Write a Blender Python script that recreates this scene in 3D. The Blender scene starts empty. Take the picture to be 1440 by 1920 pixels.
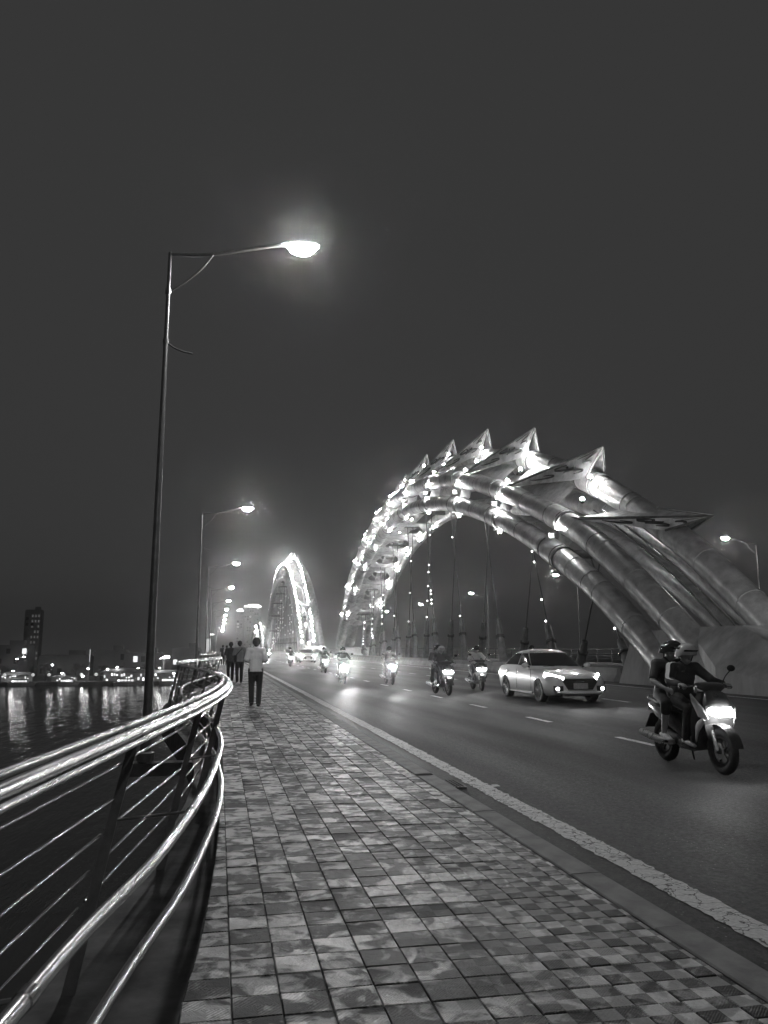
import bpy, bmesh, math, random
from mathutils import Vector, Matrix, noise as mnoise
R = math.radians
sc = bpy.context.scene
C = sc.collection

# ------------------------------------------------------------------ camera, sky, exposure
cam = bpy.data.cameras.new('camera'); cam_o = bpy.data.objects.new('camera', cam); C.objects.link(cam_o)
cam.sensor_fit = 'VERTICAL'; cam.sensor_height = 36.0; cam.lens = 1480 / 1920 * 36
cam.clip_end = 6000
cam_o.location = (0, 0, 1.42)
cam_o.rotation_euler = (R(90 + 9.776), 0, R(-11.663))
sc.camera = cam_o
w = bpy.data.worlds.new('World'); sc.world = w; w.use_nodes = True
wn = w.node_tree.nodes; wl = w.node_tree.links
sky = wn.new('ShaderNodeTexSky'); sky.sky_type = 'NISHITA'; sky.sun_disc = False
sky.sun_elevation = R(-9); sky.sun_rotation = R(200); sky.air_density = 2.0; sky.dust_density = 6.0
bw = wn.new('ShaderNodeRGBToBW'); mx = wn.new('ShaderNodeMath'); mx.operation = 'ADD'; mx.inputs[1].default_value = 0.037
wl.new(sky.outputs[0], bw.inputs[0]); wl.new(bw.outputs[0], mx.inputs[0])   # city glow: an even grey night sky over the faint twilight
wl.new(mx.outputs[0], wn['Background'].inputs['Color']); wn['Background'].inputs['Strength'].default_value = 1.0
sc.view_settings.view_transform = 'Standard'; sc.view_settings.look = 'None'
sc.view_settings.exposure = 0; sc.view_settings.gamma = 1
cy = sc.cycles
cy.use_denoising = True; cy.max_bounces = 5; cy.diffuse_bounces = 2; cy.glossy_bounces = 3; cy.transmission_bounces = 4
cy.volume_bounces = 0; cy.sample_clamp_indirect = 4; cy.caustics_reflective = False; cy.caustics_refractive = False
cy.use_light_tree = True

# ------------------------------------------------------------------ materials
def nt(name):
    m = bpy.data.materials.new(name); m.use_nodes = True
    return m, m.node_tree.nodes, m.node_tree.links, m.node_tree.nodes['Principled BSDF']
def node(N, t, **kw):
    n = N.new(t)
    for k, v in kw.items(): setattr(n, k, v)
    return n
def g(v): return (v, v, v, 1)
def ramp(N, L, src, a, b, p0=0.3, p1=0.7):
    r = N.new('ShaderNodeValToRGB'); e = r.color_ramp.elements
    e[0].position = p0; e[0].color = g(a); e[1].position = p1; e[1].color = g(b)
    L.new(src, r.inputs[0]); return r.outputs[0]
def mat(name, base, rough=.5, metal=0., var=.25, scale=6., bump=.1, bscale=40., stretch=(1, 1, 1), rvar=.12, coat=0.):
    m, N, L, P = nt(name)
    tc = N.new('ShaderNodeTexCoord'); mp = N.new('ShaderNodeMapping'); mp.inputs['Scale'].default_value = stretch
    L.new(tc.outputs['Object'], mp.inputs[0])
    n1 = N.new('ShaderNodeTexNoise'); n1.inputs['Scale'].default_value = scale; n1.inputs['Detail'].default_value = 6; n1.inputs['Roughness'].default_value = .62
    L.new(mp.outputs[0], n1.inputs[0])
    L.new(ramp(N, L, n1.outputs[0], max(0, base * (1 - var)), min(1, base * (1 + var))), P.inputs['Base Color'])
    L.new(ramp(N, L, n1.outputs[0], min(1, rough + rvar), max(.02, rough - rvar)), P.inputs['Roughness'])
    P.inputs['Metallic'].default_value = metal
    if coat: P.inputs['Coat Weight'].default_value = coat; P.inputs['Coat Roughness'].default_value = .06
    if bump:
        n2 = N.new('ShaderNodeTexNoise'); n2.inputs['Scale'].default_value = bscale; n2.inputs['Detail'].default_value = 4
        L.new(mp.outputs[0], n2.inputs[0])
        b = N.new('ShaderNodeBump'); b.inputs['Strength'].default_value = bump; b.inputs['Distance'].default_value = .02
        L.new(n2.outputs[0], b.inputs['Height']); L.new(b.outputs[0], P.inputs['Normal'])
    return m
def emit(name, strength, sampled=True, base=.8):
    m, N, L, P = nt(name)
    P.inputs['Base Color'].default_value = g(base); P.inputs['Emission Color'].default_value = (1, 1, 1, 1)
    P.inputs['Emission Strength'].default_value = strength
    if not sampled: m.cycles.emission_sampling = 'NONE'
    return m

M = {}
M['rail'] = mat('polished_steel', .85, .24, 1., .1, 9, .1, 60, (1, .05, 1), .07)
M['bar'] = mat('thin_bar_steel', .7, .13, 1., .1, 9, .05, 60, (1, .05, 1), .05)
M['post'] = mat('railing_post_steel', .18, .6, .0, .3, 8, .1, 40)
M['pole'] = mat('galvanised_pole', .24, .4, .7, .2, 5, .05, 40)
M['lamp_body'] = mat('lamp_housing', .3, .45, .4, .2, 8, .03)
M['arch'] = mat('arch_steel_paint', .58, .4, .4, .35, 1.6, .1, 5, (1, 1, 1), .14)
M['arch_dark'] = mat('arch_dark_steel', .2, .5, .4, .3, 3, .06, 8)
M['fin'] = mat('fin_sheet', .62, .42, .25, .4, 1.4, .05, 6)
M['orn'] = mat('fin_ornament_paint', .07, .6, 0, .3, 4, .05, 8)
M['cable'] = mat('cable_sheath', .12, .5, .2, .2, 5, .03)
M['concrete'] = mat('plinth_concrete', .5, .8, 0, .35, 1.2, .18, 18, (1, 1, .25), .05)
M['barrier'] = mat('barrier_concrete', .42, .8, 0, .35, 1.5, .15, 20, (1, .5, .3), .05)
M['kerb'] = mat('kerb_concrete', .32, .75, 0, .3, 5, .2, 60)
M['joint'] = mat('joint_mortar', .09, .9, 0, .4, 12, .2, 60)
M['ledge'] = mat('deck_edge_concrete', .15, .9, 0, .4, 3, .2, 30)
M['glass'] = mat('dark_glass', .02, .06, 0, .1, 3, 0)
M['rubber'] = mat('tyre_rubber', .035, .75, 0, .2, 20, .1, 80)
M['plastic'] = mat('black_plastic', .035, .42, 0, .2, 12, .05, 120)
M['chrome'] = mat('chrome', .8, .12, 1, .1, 10, 0)
M['alloy'] = mat('alloy_wheel', .6, .3, .8, .15, 10, 0)
M['carpaint'] = mat('white_car_paint', .85, .3, 0, .04, 3, 0, 1, (1, 1, 1), .03, .8)
M['white_panel'] = mat('white_bike_panel', .75, .3, 0, .06, 5, 0, 1, (1, 1, 1), .03, .5)
M['dark_panel'] = mat('dark_bike_panel', .05, .3, 0, .2, 5, 0, 1, (1, 1, 1), .05, .6)
M['grey_panel'] = mat('grey_bike_panel', .25, .35, .2, .15, 5, 0, 1, (1, 1, 1), .05, .5)
M['plate'] = mat('number_plate', .5, .5, 0, .25, 20, 0)
M['skin'] = mat('skin', .42, .5, 0, .1, 12, .05, 60)
M['hair'] = mat('hair', .02, .5, 0, .3, 40, .3, 120)
M['shirt_white'] = mat('light_shirt', .78, .85, 0, .12, 5, .25, 14)
M['shirt_grey'] = mat('grey_shirt', .4, .85, 0, .12, 5, .25, 14)
M['shirt_dark'] = mat('dark_jacket', .07, .7, 0, .25, 5, .25, 14)
M['trousers'] = mat('dark_trousers', .03, .85, 0, .25, 6, .25, 14)
M['trousers_grey'] = mat('grey_trousers', .12, .85, 0, .25, 6, .25, 14)
M['shoe'] = mat('dark_shoe', .03, .5, 0, .2, 10, .05)
M['shoe_white'] = mat('pale_sandal', .55, .6, 0, .1, 10, .05)
M['helmet_dark'] = mat('black_helmet', .03, .18, 0, .1, 10, 0, 1, (1, 1, 1), .03, .8)
M['helmet_white'] = mat('white_helmet', .7, .2, 0, .08, 10, 0, 1, (1, 1, 1), .03, .8)
M['bag'] = mat('dark_bag', .04, .7, 0, .3, 10, .2, 60)
M['lens'] = emit('street_lamp_glass', 690)
M['bulb'] = emit('arch_bulb', 560)
M['bulb_hot'] = emit('arch_floodlight', 3000)
M['bulb_far'] = emit('far_arch_bulb', 110)
M['bulb_dim'] = emit('cable_light', 14, False)
M['headlight'] = emit('headlight_lens', 70)
M['carlight'] = emit('car_headlight_lens', 40)
M['fog'] = emit('fog_light_lens', 9)
M['globe'] = emit('promenade_globe', .55, False)
M['shorelamp'] = emit('promenade_lamp_glass', 75)
M['window'] = emit('lit_window', 1.5, False)
M['window_hot'] = emit('bright_window', 3.5, False)
M['tower_glow'] = emit('added_tower_glow', .075, False)  # faint glow added in panes to lighten the left tower against the haze
M['crown'] = emit('roof_light_strip', 9, False)
M['facade'] = mat('dark_facade', .22, .8, 0, .25, .15, 0)
M['facade_pale'] = mat('pale_facade', .5, .8, 0, .2, .15, 0)
M['hull'] = mat('boat_hull', .3, .5, 0, .2, 2, 0)
M['bank'] = mat('bank_stone', .12, .85, 0, .3, .3, .1, 2)
M['bark'] = mat('bark', .06, .9, 0, .3, 6, .3, 20)
M['leaf'] = mat('foliage', .07, .6, 0, .5, 3, 0)

# road surface: coarse asphalt with worn wheel tracks
def asphalt():
    m, N, L, P = nt('asphalt')
    ge = N.new('ShaderNodeNewGeometry'); mp = N.new('ShaderNodeMapping'); mp.inputs['Scale'].default_value = (1, .12, 1)
    L.new(ge.outputs['Position'], mp.inputs[0])
    big = N.new('ShaderNodeTexNoise'); big.inputs['Scale'].default_value = .9; big.inputs['Detail'].default_value = 8
    L.new(mp.outputs[0], big.inputs[0])
    fine = N.new('ShaderNodeTexNoise'); fine.inputs['Scale'].default_value = 27; fine.inputs['Detail'].default_value = 6; fine.inputs['Roughness'].default_value = .8
    L.new(ge.outputs['Position'], fine.inputs[0])
    a = ramp(N, L, big.outputs[0], .026, .05); b = ramp(N, L, fine.outputs[0], .25, 2.4, .4, .64)
    mm = node(N, 'ShaderNodeMix', data_type='RGBA', blend_type='MULTIPLY'); mm.inputs[0].default_value = 1
    L.new(a, mm.inputs[6]); L.new(b, mm.inputs[7])
    vs = N.new('ShaderNodeTexVoronoi'); vs.inputs['Scale'].default_value = 26; L.new(ge.outputs['Position'], vs.inputs['Vector'])
    sk = ramp(N, L, vs.outputs['Distance'], 1, 0, .12, .2)                     # sparkle of the grit painted as pale specks, only in some cells
    se = N.new('ShaderNodeSeparateColor'); L.new(vs.outputs['Color'], se.inputs[0])
    ch_ = N.new('ShaderNodeMath'); ch_.operation = 'GREATER_THAN'; ch_.inputs[1].default_value = .82; L.new(se.outputs[0], ch_.inputs[0])
    mk = N.new('ShaderNodeMath'); mk.operation = 'MULTIPLY'; L.new(sk, mk.inputs[0]); L.new(ch_.outputs[0], mk.inputs[1])
    m2 = node(N, 'ShaderNodeMix', data_type='RGBA'); m2.inputs[7].default_value = g(.28); L.new(mk.outputs[0], m2.inputs[0]); L.new(mm.outputs[2], m2.inputs[6])
    L.new(m2.outputs[2], P.inputs['Base Color'])
    L.new(ramp(N, L, big.outputs[0], .72, .5), P.inputs['Roughness'])
    P.inputs['Specular IOR Level'].default_value = .35
    bp = N.new('ShaderNodeBump'); bp.inputs['Strength'].default_value = .8; bp.inputs['Distance'].default_value = .02
    L.new(fine.outputs[0], bp.inputs['Height']); L.new(bp.outputs[0], P.inputs['Normal'])
    return m
M['asphalt'] = asphalt()

# worn thermoplastic paint: cracked islands over asphalt
def paint(name, wear=.5, scale=9.):
    m, N, L, P = nt(name)
    ge = N.new('ShaderNodeNewGeometry')
    nz = N.new('ShaderNodeTexNoise'); nz.inputs['Scale'].default_value = 5; nz.inputs['Detail'].default_value = 5
    L.new(ge.outputs['Position'], nz.inputs[0])
    mp = node(N, 'ShaderNodeMix', data_type='RGBA', blend_type='LINEAR_LIGHT'); mp.inputs[0].default_value = .16
    L.new(ge.outputs['Position'], mp.inputs[6]); L.new(nz.outputs['Color'], mp.inputs[7])
    vo = N.new('ShaderNodeTexVoronoi'); vo.feature = 'DISTANCE_TO_EDGE'; vo.inputs['Scale'].default_value = scale
    L.new(mp.outputs[2], vo.inputs['Vector'])
    crack = ramp(N, L, vo.outputs['Distance'], 0, 1, .012, .035)
    big = N.new('ShaderNodeTexNoise'); big.inputs['Scale'].default_value = 2.3; big.inputs['Detail'].default_value = 7; big.inputs['Roughness'].default_value = .7
    L.new(ge.outputs['Position'], big.inputs[0])
    worn = ramp(N, L, big.outputs[0], 0, 1, wear - .12, wear - .02)
    mk = N.new('ShaderNodeMath'); mk.operation = 'MULTIPLY'; L.new(crack, mk.inputs[0]); L.new(worn, mk.inputs[1])
    fine = N.new('ShaderNodeTexNoise'); fine.inputs['Scale'].default_value = 40; fine.inputs['Detail'].default_value = 4
    L.new(ge.outputs['Position'], fine.inputs[0])
    wh = ramp(N, L, fine.outputs[0], .62, .92)
    mix = node(N, 'ShaderNodeMix', data_type='RGBA'); mix.inputs[6].default_value = g(.05)
    L.new(mk.outputs[0], mix.inputs[0]); L.new(wh, mix.inputs[7]); L.new(mix.outputs[2], P.inputs['Base Color'])
    P.inputs['Roughness'].default_value = .6
    bp = N.new('ShaderNodeBump'); bp.inputs['Strength'].default_value = .4; bp.inputs['Distance'].default_value = .006
    L.new(mk.outputs[0], bp.inputs['Height']); L.new(bp.outputs[0], P.inputs['Normal'])
    return m
M['edge_paint'] = paint('worn_edge_line_paint', .42, 7)
M['dash_paint'] = paint('lane_line_paint', .3, 4)

# ribbed paving tiles: quarter fields with ribs in alternating directions, worn and dirty in patches, light on the ribs painted into the tone
def tile_mat():
    m, N, L, P = nt('ribbed_paving_tile')
    ge = N.new('ShaderNodeNewGeometry'); sx = N.new('ShaderNodeSeparateXYZ'); L.new(ge.outputs['Position'], sx.inputs[0])
    def mth(op, a, b=None, c=None):
        n = N.new('ShaderNodeMath'); n.operation = op
        for i, v in enumerate((a, b, c)):
            if v is None: continue
            if isinstance(v, (int, float)): n.inputs[i].default_value = v
            else: L.new(v, n.inputs[i])
        return n.outputs[0]
    X, Y = sx.outputs[0], sx.outputs[1]
    ix = mth('FLOOR', mth('DIVIDE', mth('SUBTRACT', X, .1), .1)); iy = mth('FLOOR', mth('DIVIDE', Y, .1))
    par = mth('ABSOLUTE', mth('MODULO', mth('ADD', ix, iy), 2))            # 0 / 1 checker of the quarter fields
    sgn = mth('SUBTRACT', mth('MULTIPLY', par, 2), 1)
    ribs = mth('SINE', mth('MULTIPLY', mth('ADD', X, mth('MULTIPLY', sgn, Y)), 420))
    def nz(s, d, st=(1, 1, 1), rgh=.6):
        mp = N.new('ShaderNodeMapping'); mp.inputs['Scale'].default_value = st; L.new(ge.outputs['Position'], mp.inputs[0])
        n = N.new('ShaderNodeTexNoise'); n.inputs['Scale'].default_value = s; n.inputs['Detail'].default_value = d; n.inputs['Roughness'].default_value = rgh
        n.inputs['Distortion'].default_value = .6
        L.new(mp.outputs[0], n.inputs[0]); return n.outputs[0]
    fine = nz(34, 5); med = nz(11, 4)
    wn_ = N.new('ShaderNodeTexWhiteNoise'); wn_.noise_dimensions = '2D'
    cb = N.new('ShaderNodeCombineXYZ')
    L.new(mth('FLOOR', mth('DIVIDE', mth('SUBTRACT', X, .1), .2)), cb.inputs[0]); L.new(mth('FLOOR', mth('DIVIDE', Y, .2)), cb.inputs[1])
    L.new(cb.outputs[0], wn_.inputs['Vector'])
    # every tile carries its own wear: shift the pattern by a random step per tile
    of = N.new('ShaderNodeVectorMath'); of.operation = 'SCALE'; of.inputs['Scale'].default_value = .55; L.new(wn_.outputs['Color'], of.inputs[0])
    ad = N.new('ShaderNodeVectorMath'); ad.operation = 'ADD'; L.new(ge.outputs['Position'], ad.inputs[0]); L.new(of.outputs[0], ad.inputs[1])
    gn = N.new('ShaderNodeTexNoise'); gn.inputs['Scale'].default_value = 6.5; gn.inputs['Detail'].default_value = 6; gn.inputs['Roughness'].default_value = .55; gn.inputs['Distortion'].default_value = .7
    L.new(ad.outputs[0], gn.inputs[0]); grime = gn.outputs[0]
    # film of worn-in dirt in soft-edged patches (each tile shifts the patch edge)
    edge = mth('ADD', grime, mth('MULTIPLY', mth('SUBTRACT', wn_.outputs['Value'], .5), .16))
    clean = N.new('ShaderNodeMapRange'); clean.inputs[1].default_value = .455; clean.inputs[2].default_value = .585
    L.new(edge, clean.inputs[0]); cl = clean.outputs[0]
    # worn toward the road: the rib fields stay crisper there
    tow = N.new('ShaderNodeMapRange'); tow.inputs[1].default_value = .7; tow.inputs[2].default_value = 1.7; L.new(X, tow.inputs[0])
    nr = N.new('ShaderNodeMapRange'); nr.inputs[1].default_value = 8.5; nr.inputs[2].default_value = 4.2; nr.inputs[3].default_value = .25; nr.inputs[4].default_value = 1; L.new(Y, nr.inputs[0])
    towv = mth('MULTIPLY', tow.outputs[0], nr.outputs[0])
    rib_light = mth('MULTIPLY', mth('SUBTRACT', par, .5), mth('ADD', .12, mth('MULTIPLY', towv, 2.0)))
    tone = mth('ADD', mth('ADD', .028, mth('MULTIPLY', mth('MAXIMUM', cl, mth('MULTIPLY', towv, .42)), .44)), mth('MULTIPLY', rib_light, mth('ADD', .03, mth('MULTIPLY', mth('MAXIMUM', cl, mth('MULTIPLY', towv, .8)), .24))))
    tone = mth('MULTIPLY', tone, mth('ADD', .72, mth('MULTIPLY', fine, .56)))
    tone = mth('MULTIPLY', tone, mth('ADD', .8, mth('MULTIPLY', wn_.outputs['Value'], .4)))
    cc = N.new('ShaderNodeCombineColor')
    for i in range(3): L.new(tone, cc.inputs[i])
    L.new(cc.outputs[0], P.inputs['Base Color'])
    L.new(mth('SUBTRACT', .66, mth('ADD', mth('MULTIPLY', cl, .16), mth('MULTIPLY', med, .14))), P.inputs['Roughness'])
    h = mth('ADD', mth('MULTIPLY', ribs, .0009), mth('ADD', mth('MULTIPLY', med, .008), mth('MULTIPLY', fine, .004)))
    bp = N.new('ShaderNodeBump'); bp.inputs['Strength'].default_value = .8; bp.inputs['Distance'].default_value = 1.0
    L.new(h, bp.inputs['Height']); L.new(bp.outputs[0], P.inputs['Normal'])
    return m
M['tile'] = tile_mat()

def water_mat():
    m, N, L, P = nt('river_water')
    ge = N.new('ShaderNodeNewGeometry'); mp = N.new('ShaderNodeMapping'); mp.inputs['Scale'].default_value = (.5, .11, 1)
    L.new(ge.outputs['Position'], mp.inputs[0])
    n1 = N.new('ShaderNodeTexNoise'); n1.inputs['Scale'].default_value = 1.; n1.inputs['Detail'].default_value = 5; n1.inputs['Roughness'].default_value = .6; L.new(mp.outputs[0], n1.inputs[0])
    P.inputs['Base Color'].default_value = g(.09); P.inputs['Roughness'].default_value = .04; P.inputs['IOR'].default_value = 1.33
    bp = N.new('ShaderNodeBump'); bp.inputs['Strength'].default_value = .38; bp.inputs['Distance'].default_value = .5
    L.new(n1.outputs[0], bp.inputs['Height']); L.new(bp.outputs[0], P.inputs['Normal'])
    return m
M['water'] = water_mat()

# ------------------------------------------------------------------ mesh helpers
def cat(pts, n=8):
    """Catmull-Rom through pts, n steps per span."""
    P = [Vector(p) for p in pts]; P = [P[0] * 2 - P[1]] + P + [P[-1] * 2 - P[-2]]; out = []
    for i in range(1, len(P) - 2):
        a, b, c, d = P[i - 1:i + 3]
        for k in range(n):
            t = k / n
            out.append(.5 * (2 * b + (c - a) * t + (2 * a - 5 * b + 4 * c - d) * t * t + (3 * b - a - 3 * c + d) * t ** 3))
    out.append(P[-2].copy()); return out
class MB:
    def __init__(s): s.v = []; s.f = []
    def quad(s, *p):
        i = len(s.v); s.v += [tuple(q) for q in p]; s.f.append(tuple(range(i, i + len(p)))); return s
    def box(s, c, d, rot=None, bev=0.):
        x, y, z = (q / 2 for q in d); c = Vector(c); i = len(s.v)
        pts = [Vector((a * x, b * y, e * z)) for e in (-1, 1) for a, b in ((-1, -1), (1, -1), (1, 1), (-1, 1))]
        if rot is not None: pts = [rot @ p for p in pts]
        s.v += [tuple(c + p) for p in pts]
        s.f += [tuple(i + k for k in f) for f in ((3, 2, 1, 0), (4, 5, 6, 7), (0, 1, 5, 4), (1, 2, 6, 5), (2, 3, 7, 6), (3, 0, 4, 7))]
        return s
    def frame(s, t, up):
        t = t.normalized(); a = up.cross(t)
        if a.length < 1e-5: a = Vector((1, 0, 0)).cross(t)
        a.normalize(); return a, t.cross(a)
    def tube(s, path, r, n=8, caps=True, up=Vector((0, 0, 1)), sx=1., sy=1.):
        P = [Vector(p) for p in path]; m = len(P); i0 = len(s.v)
        rr = r if hasattr(r, '__len__') else [r] * m
        for k, p in enumerate(P):
            t = P[min(k + 1, m - 1)] - P[max(k - 1, 0)]; a, b = s.frame(t, up)
            for j in range(n):
                q = 2 * math.pi * j / n
                s.v.append(tuple(p + a * math.cos(q) * rr[k] * sx + b * math.sin(q) * rr[k] * sy))
        for k in range(m - 1):
            for j in range(n):
                j2 = (j + 1) % n; s.f.append((i0 + k * n + j, i0 + k * n + j2, i0 + (k + 1) * n + j2, i0 + (k + 1) * n + j))
        if caps:
            s.f.append(tuple(i0 + j for j in reversed(range(n)))); s.f.append(tuple(i0 + (m - 1) * n + j for j in range(n)))
        return s
    def ball(s, c, r, n=8, m=6, sc_=(1, 1, 1)):
        c = Vector(c); i0 = len(s.v)
        s.v.append(tuple(c + Vector((0, 0, r * sc_[2]))))
        for k in range(1, m):
            a = math.pi * k / m
            for j in range(n):
                b = 2 * math.pi * j / n
                s.v.append(tuple(c + Vector((r * math.sin(a) * math.cos(b) * sc_[0], r * math.sin(a) * math.sin(b) * sc_[1], r * math.cos(a) * sc_[2]))))
        s.v.append(tuple(c - Vector((0, 0, r * sc_[2])))); e = len(s.v) - 1
        for j in range(n):
            s.f.append((i0, i0 + 1 + j, i0 + 1 + (j + 1) % n)); o = i0 + 1 + (m - 2) * n
            s.f.append((e, o + (j + 1) % n, o + j))
        for k in range(m - 2):
            for j in range(n):
                a = i0 + 1 + k * n; s.f.append((a + j, a + n + j, a + n + (j + 1) % n, a + (j + 1) % n))
        return s
    def lathe(s, prof, c, axis='x', n=20):
        """prof: (axial, radius) pairs, revolved about axis through c."""
        c = Vector(c); i0 = len(s.v); m = len(prof)
        for a, r in prof:
            for j in range(n):
                q = 2 * math.pi * j / n; u, v = r * math.cos(q), r * math.sin(q)
                d = {'x': (a, u, v), 'y': (u, a, v), 'z': (u, v, a)}[axis]; s.v.append(tuple(c + Vector(d)))
        for k in range(m - 1):
            for j in range(n):
                j2 = (j + 1) % n; s.f.append((i0 + k * n + j, i0 + k * n + j2, i0 + (k + 1) * n + j2, i0 + (k + 1) * n + j))
        return s
    def grid(s, rows):
        i0 = len(s.v); n = len(rows[0])
        for r in rows: s.v += [tuple(p) for p in r]
        for k in range(len(rows) - 1):
            for j in range(n - 1): s.f.append((i0 + k * n + j, i0 + k * n + j + 1, i0 + (k + 1) * n + j + 1, i0 + (k + 1) * n + j))
        return s
    def loft(s, rings, cap=True):
        i0 = len(s.v); n = len(rings[0])
        for r in rings: s.v += [tuple(p) for p in r]
        for k in range(len(rings) - 1):
            for j in range(n): s.f.append((i0 + k * n + j, i0 + k * n + (j + 1) % n, i0 + (k + 1) * n + (j + 1) % n, i0 + (k + 1) * n + j))
        if cap:
            s.f.append(tuple(i0 + j for j in reversed(range(n)))); s.f.append(tuple(i0 + (len(rings) - 1) * n + j for j in range(n)))
        return s
    def prism(s, poly, off):
        """poly: list of points, extruded by vector off (polygon must be planar)."""
        i = len(s.v); n = len(poly); off = Vector(off)
        s.v += [tuple(p) for p in poly] + [tuple(Vector(p) + off) for p in poly]
        s.f.append(tuple(range(i, i + n))); s.f.append(tuple(reversed(range(i + n, i + 2 * n))))
        for j in range(n): s.f.append((i + j, i + n + j, i + n + (j + 1) % n, i + (j + 1) % n))
        return s
    def mesh(s, name, m, smooth=False, fix=True):
        me = bpy.data.meshes.new(name); me.from_pydata(s.v, [], s.f)
        if fix:
            b = bmesh.new(); b.from_mesh(me); bmesh.ops.recalc_face_normals(b, faces=b.faces); b.to_mesh(me); b.free()
        if smooth:
            me.polygons.foreach_set('use_smooth', [True] * len(me.polygons))
            try: me.set_sharp_from_angle(angle=R(smooth if smooth is not True else 50))
            except Exception: pass
        if m is not None: me.materials.append(M[m] if isinstance(m, str) else m)
        me.update(); return me
    def build(s, name, m, parent=None, smooth=False, fix=True):
        return link(name, s.mesh(name, m, smooth, fix), parent)
def link(name, me, parent=None, loc=None):
    o = bpy.data.objects.new(name, me); C.objects.link(o)
    if parent is not None: o.parent = parent
    if loc is not None: o.location = loc
    return o
def tag(o, label=None, cat_=None, group=None, kind=None):
    if label: o['label'] = label
    if cat_: o['category'] = cat_
    if group: o['group'] = group
    if kind: o['kind'] = kind
    return o
def thing(name, label, cat_, loc=(0, 0, 0), rz=0, group=None):
    o = bpy.data.objects.new(name, None); C.objects.link(o); o.location = loc; o.rotation_euler = (0, 0, rz); o.empty_display_size = .2
    return tag(o, label, cat_, group)
def copy_tree(o, parent=None):
    c = o.copy(); C.objects.link(c); c.parent = parent
    for ch in list(o.children): copy_tree(ch, c)
    return c
def interp(keys, y):
    if y <= keys[0][0]: return keys[0][1]
    for (a, b), (c, d) in zip(keys, keys[1:]):
        if y <= c:
            t = (y - a) / (c - a); t = t * t * (3 - 2 * t) if False else t
            return b + (d - b) * t
    return keys[-1][1]
def curve2(keys, n=6):
    pts = cat([(y, x, 0) for y, x in keys], n); return [(p.x, p.y) for p in pts]
def road_z(x): return -.133 + .008 * (max(min(x, 19.2), 2.4) - 2.5) if x < 19.2 else -.133 + .008 * (max(38.4 - x, 2.4) - 2.5)

# ------------------------------------------------------------------ water, road, deck
MB().quad((-720, -100, -11), (920, -100, -11), (920, 1530, -11), (-720, 1530, -11)).build('water', 'water')['kind'] = 'structure'
Y0, Y1 = -40, 640
rd = MB(); xs = [2.44, 6, 10, 14, 19.2, 24.4, 28.4, 32.4, 35.9]
ys = [Y0] + [Y0 + 10 * k for k in range(1, 69)]
rd.grid([[(x, y, road_z(x)) for x in xs] for y in ys]); rd.build('road', 'asphalt')['kind'] = 'structure'
# deck under the walkway and its outer ledge
edge_keys = [(-40, -.6), (-10, -.5), (0, -.32), (3.4, -.11), (4.3, -.04), (6, .03), (8, .06), (12, .08), (16, -.05), (20, -.45), (25, -.7), (30, -.5), (35, -.05), (39, .08), (43, .05), (48, -.35), (55, -.65), (62, -.3), (68, .05), (76, -.3), (85, -.6), (640, -.4)]
edge_c = curve2(edge_keys)
def edge(y): return interp(edge_c, y)
dk = MB()
rows = [[(edge(y), y, -.6), (edge(y), y, -.0075), (2.235, y, -.0075), (2.235, y, -.6)] for y in [Y0 + 1.0 * k for k in range(0, 681)]]
dk.grid(rows); walk = dk.build('walkway', 'joint'); walk['kind'] = 'structure'
lg = MB()
def topx(y): return -.53 + .67 * math.cos(2 * math.pi * (y - 11.5) / 30)
lg.grid([[(min(topx(y) - .42, edge(y) - .1), y, -.9), (min(topx(y) - .42, edge(y) - .1), y, -.36), (edge(y) + .02, y, -.36), (edge(y) + .02, y, -.9)] for y in [Y0 + 1.0 * k for k in range(681)]])
lg.build('deck_edge_beam', 'ledge')['kind'] = 'structure'
dd = MB().box((18.3, (Y0 + Y1) / 2, -1.5), (37.2, Y1 - Y0, 1.2)); dd.build('bridge_deck', 'ledge')['kind'] = 'structure'

# paving tiles: the nearest ones one by one, the rest joined
rnd = random.Random(7)
T = .2; G = .0016
def tile_geo(mb, x0, x1, y0, y1, z, tx, ty, x0b=None):
    """bevelled slab, no underside; x0 at y0 and x0b at y1 (cut along the curved edge)"""
    x0b = x0 if x0b is None else x0b
    gx = G; b = .004; i = len(mb.v); cx, cy_ = (x0 + x1) / 2, (y0 + y1) / 2
    def zz(x, y, d): return z + d + (x - cx) * tx + (y - cy_) * ty
    for ins, d in ((gx, -.025), (gx, -b), (gx + b, 0)):
        for x, y in ((x0 + ins, y0 + ins), (x1 - ins, y0 + ins), (x1 - ins, y1 - ins), (x0b + ins, y1 - ins)):
            mb.v.append((x, y, zz(x, y, d)))
    for k in (0, 4):
        for j in range(4): mb.f.append((i + k + j, i + k + (j + 1) % 4, i + k + 4 + (j + 1) % 4, i + k + 4 + j))
    mb.f.append((i + 8, i + 9, i + 10, i + 11))
full = []
one = MB(); tile_geo(one, -T / 2, T / 2, -T / 2, T / 2, 0, 0, 0); tile_me = one.mesh('tile', 'tile', fix=False)
rest = MB(); ntile = 0
def tile_cols(y):
    e = edge(y); c = []
    k = math.floor((e - .1) / T)
    x = .1 + k * T
    while x < 2.22:
        a, b = max(x, e), min(x + T, 2.232)
        if b - a > .035: c.append((a, b, x))
        x += T
    return c
nrow = int(46 / T)
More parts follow.
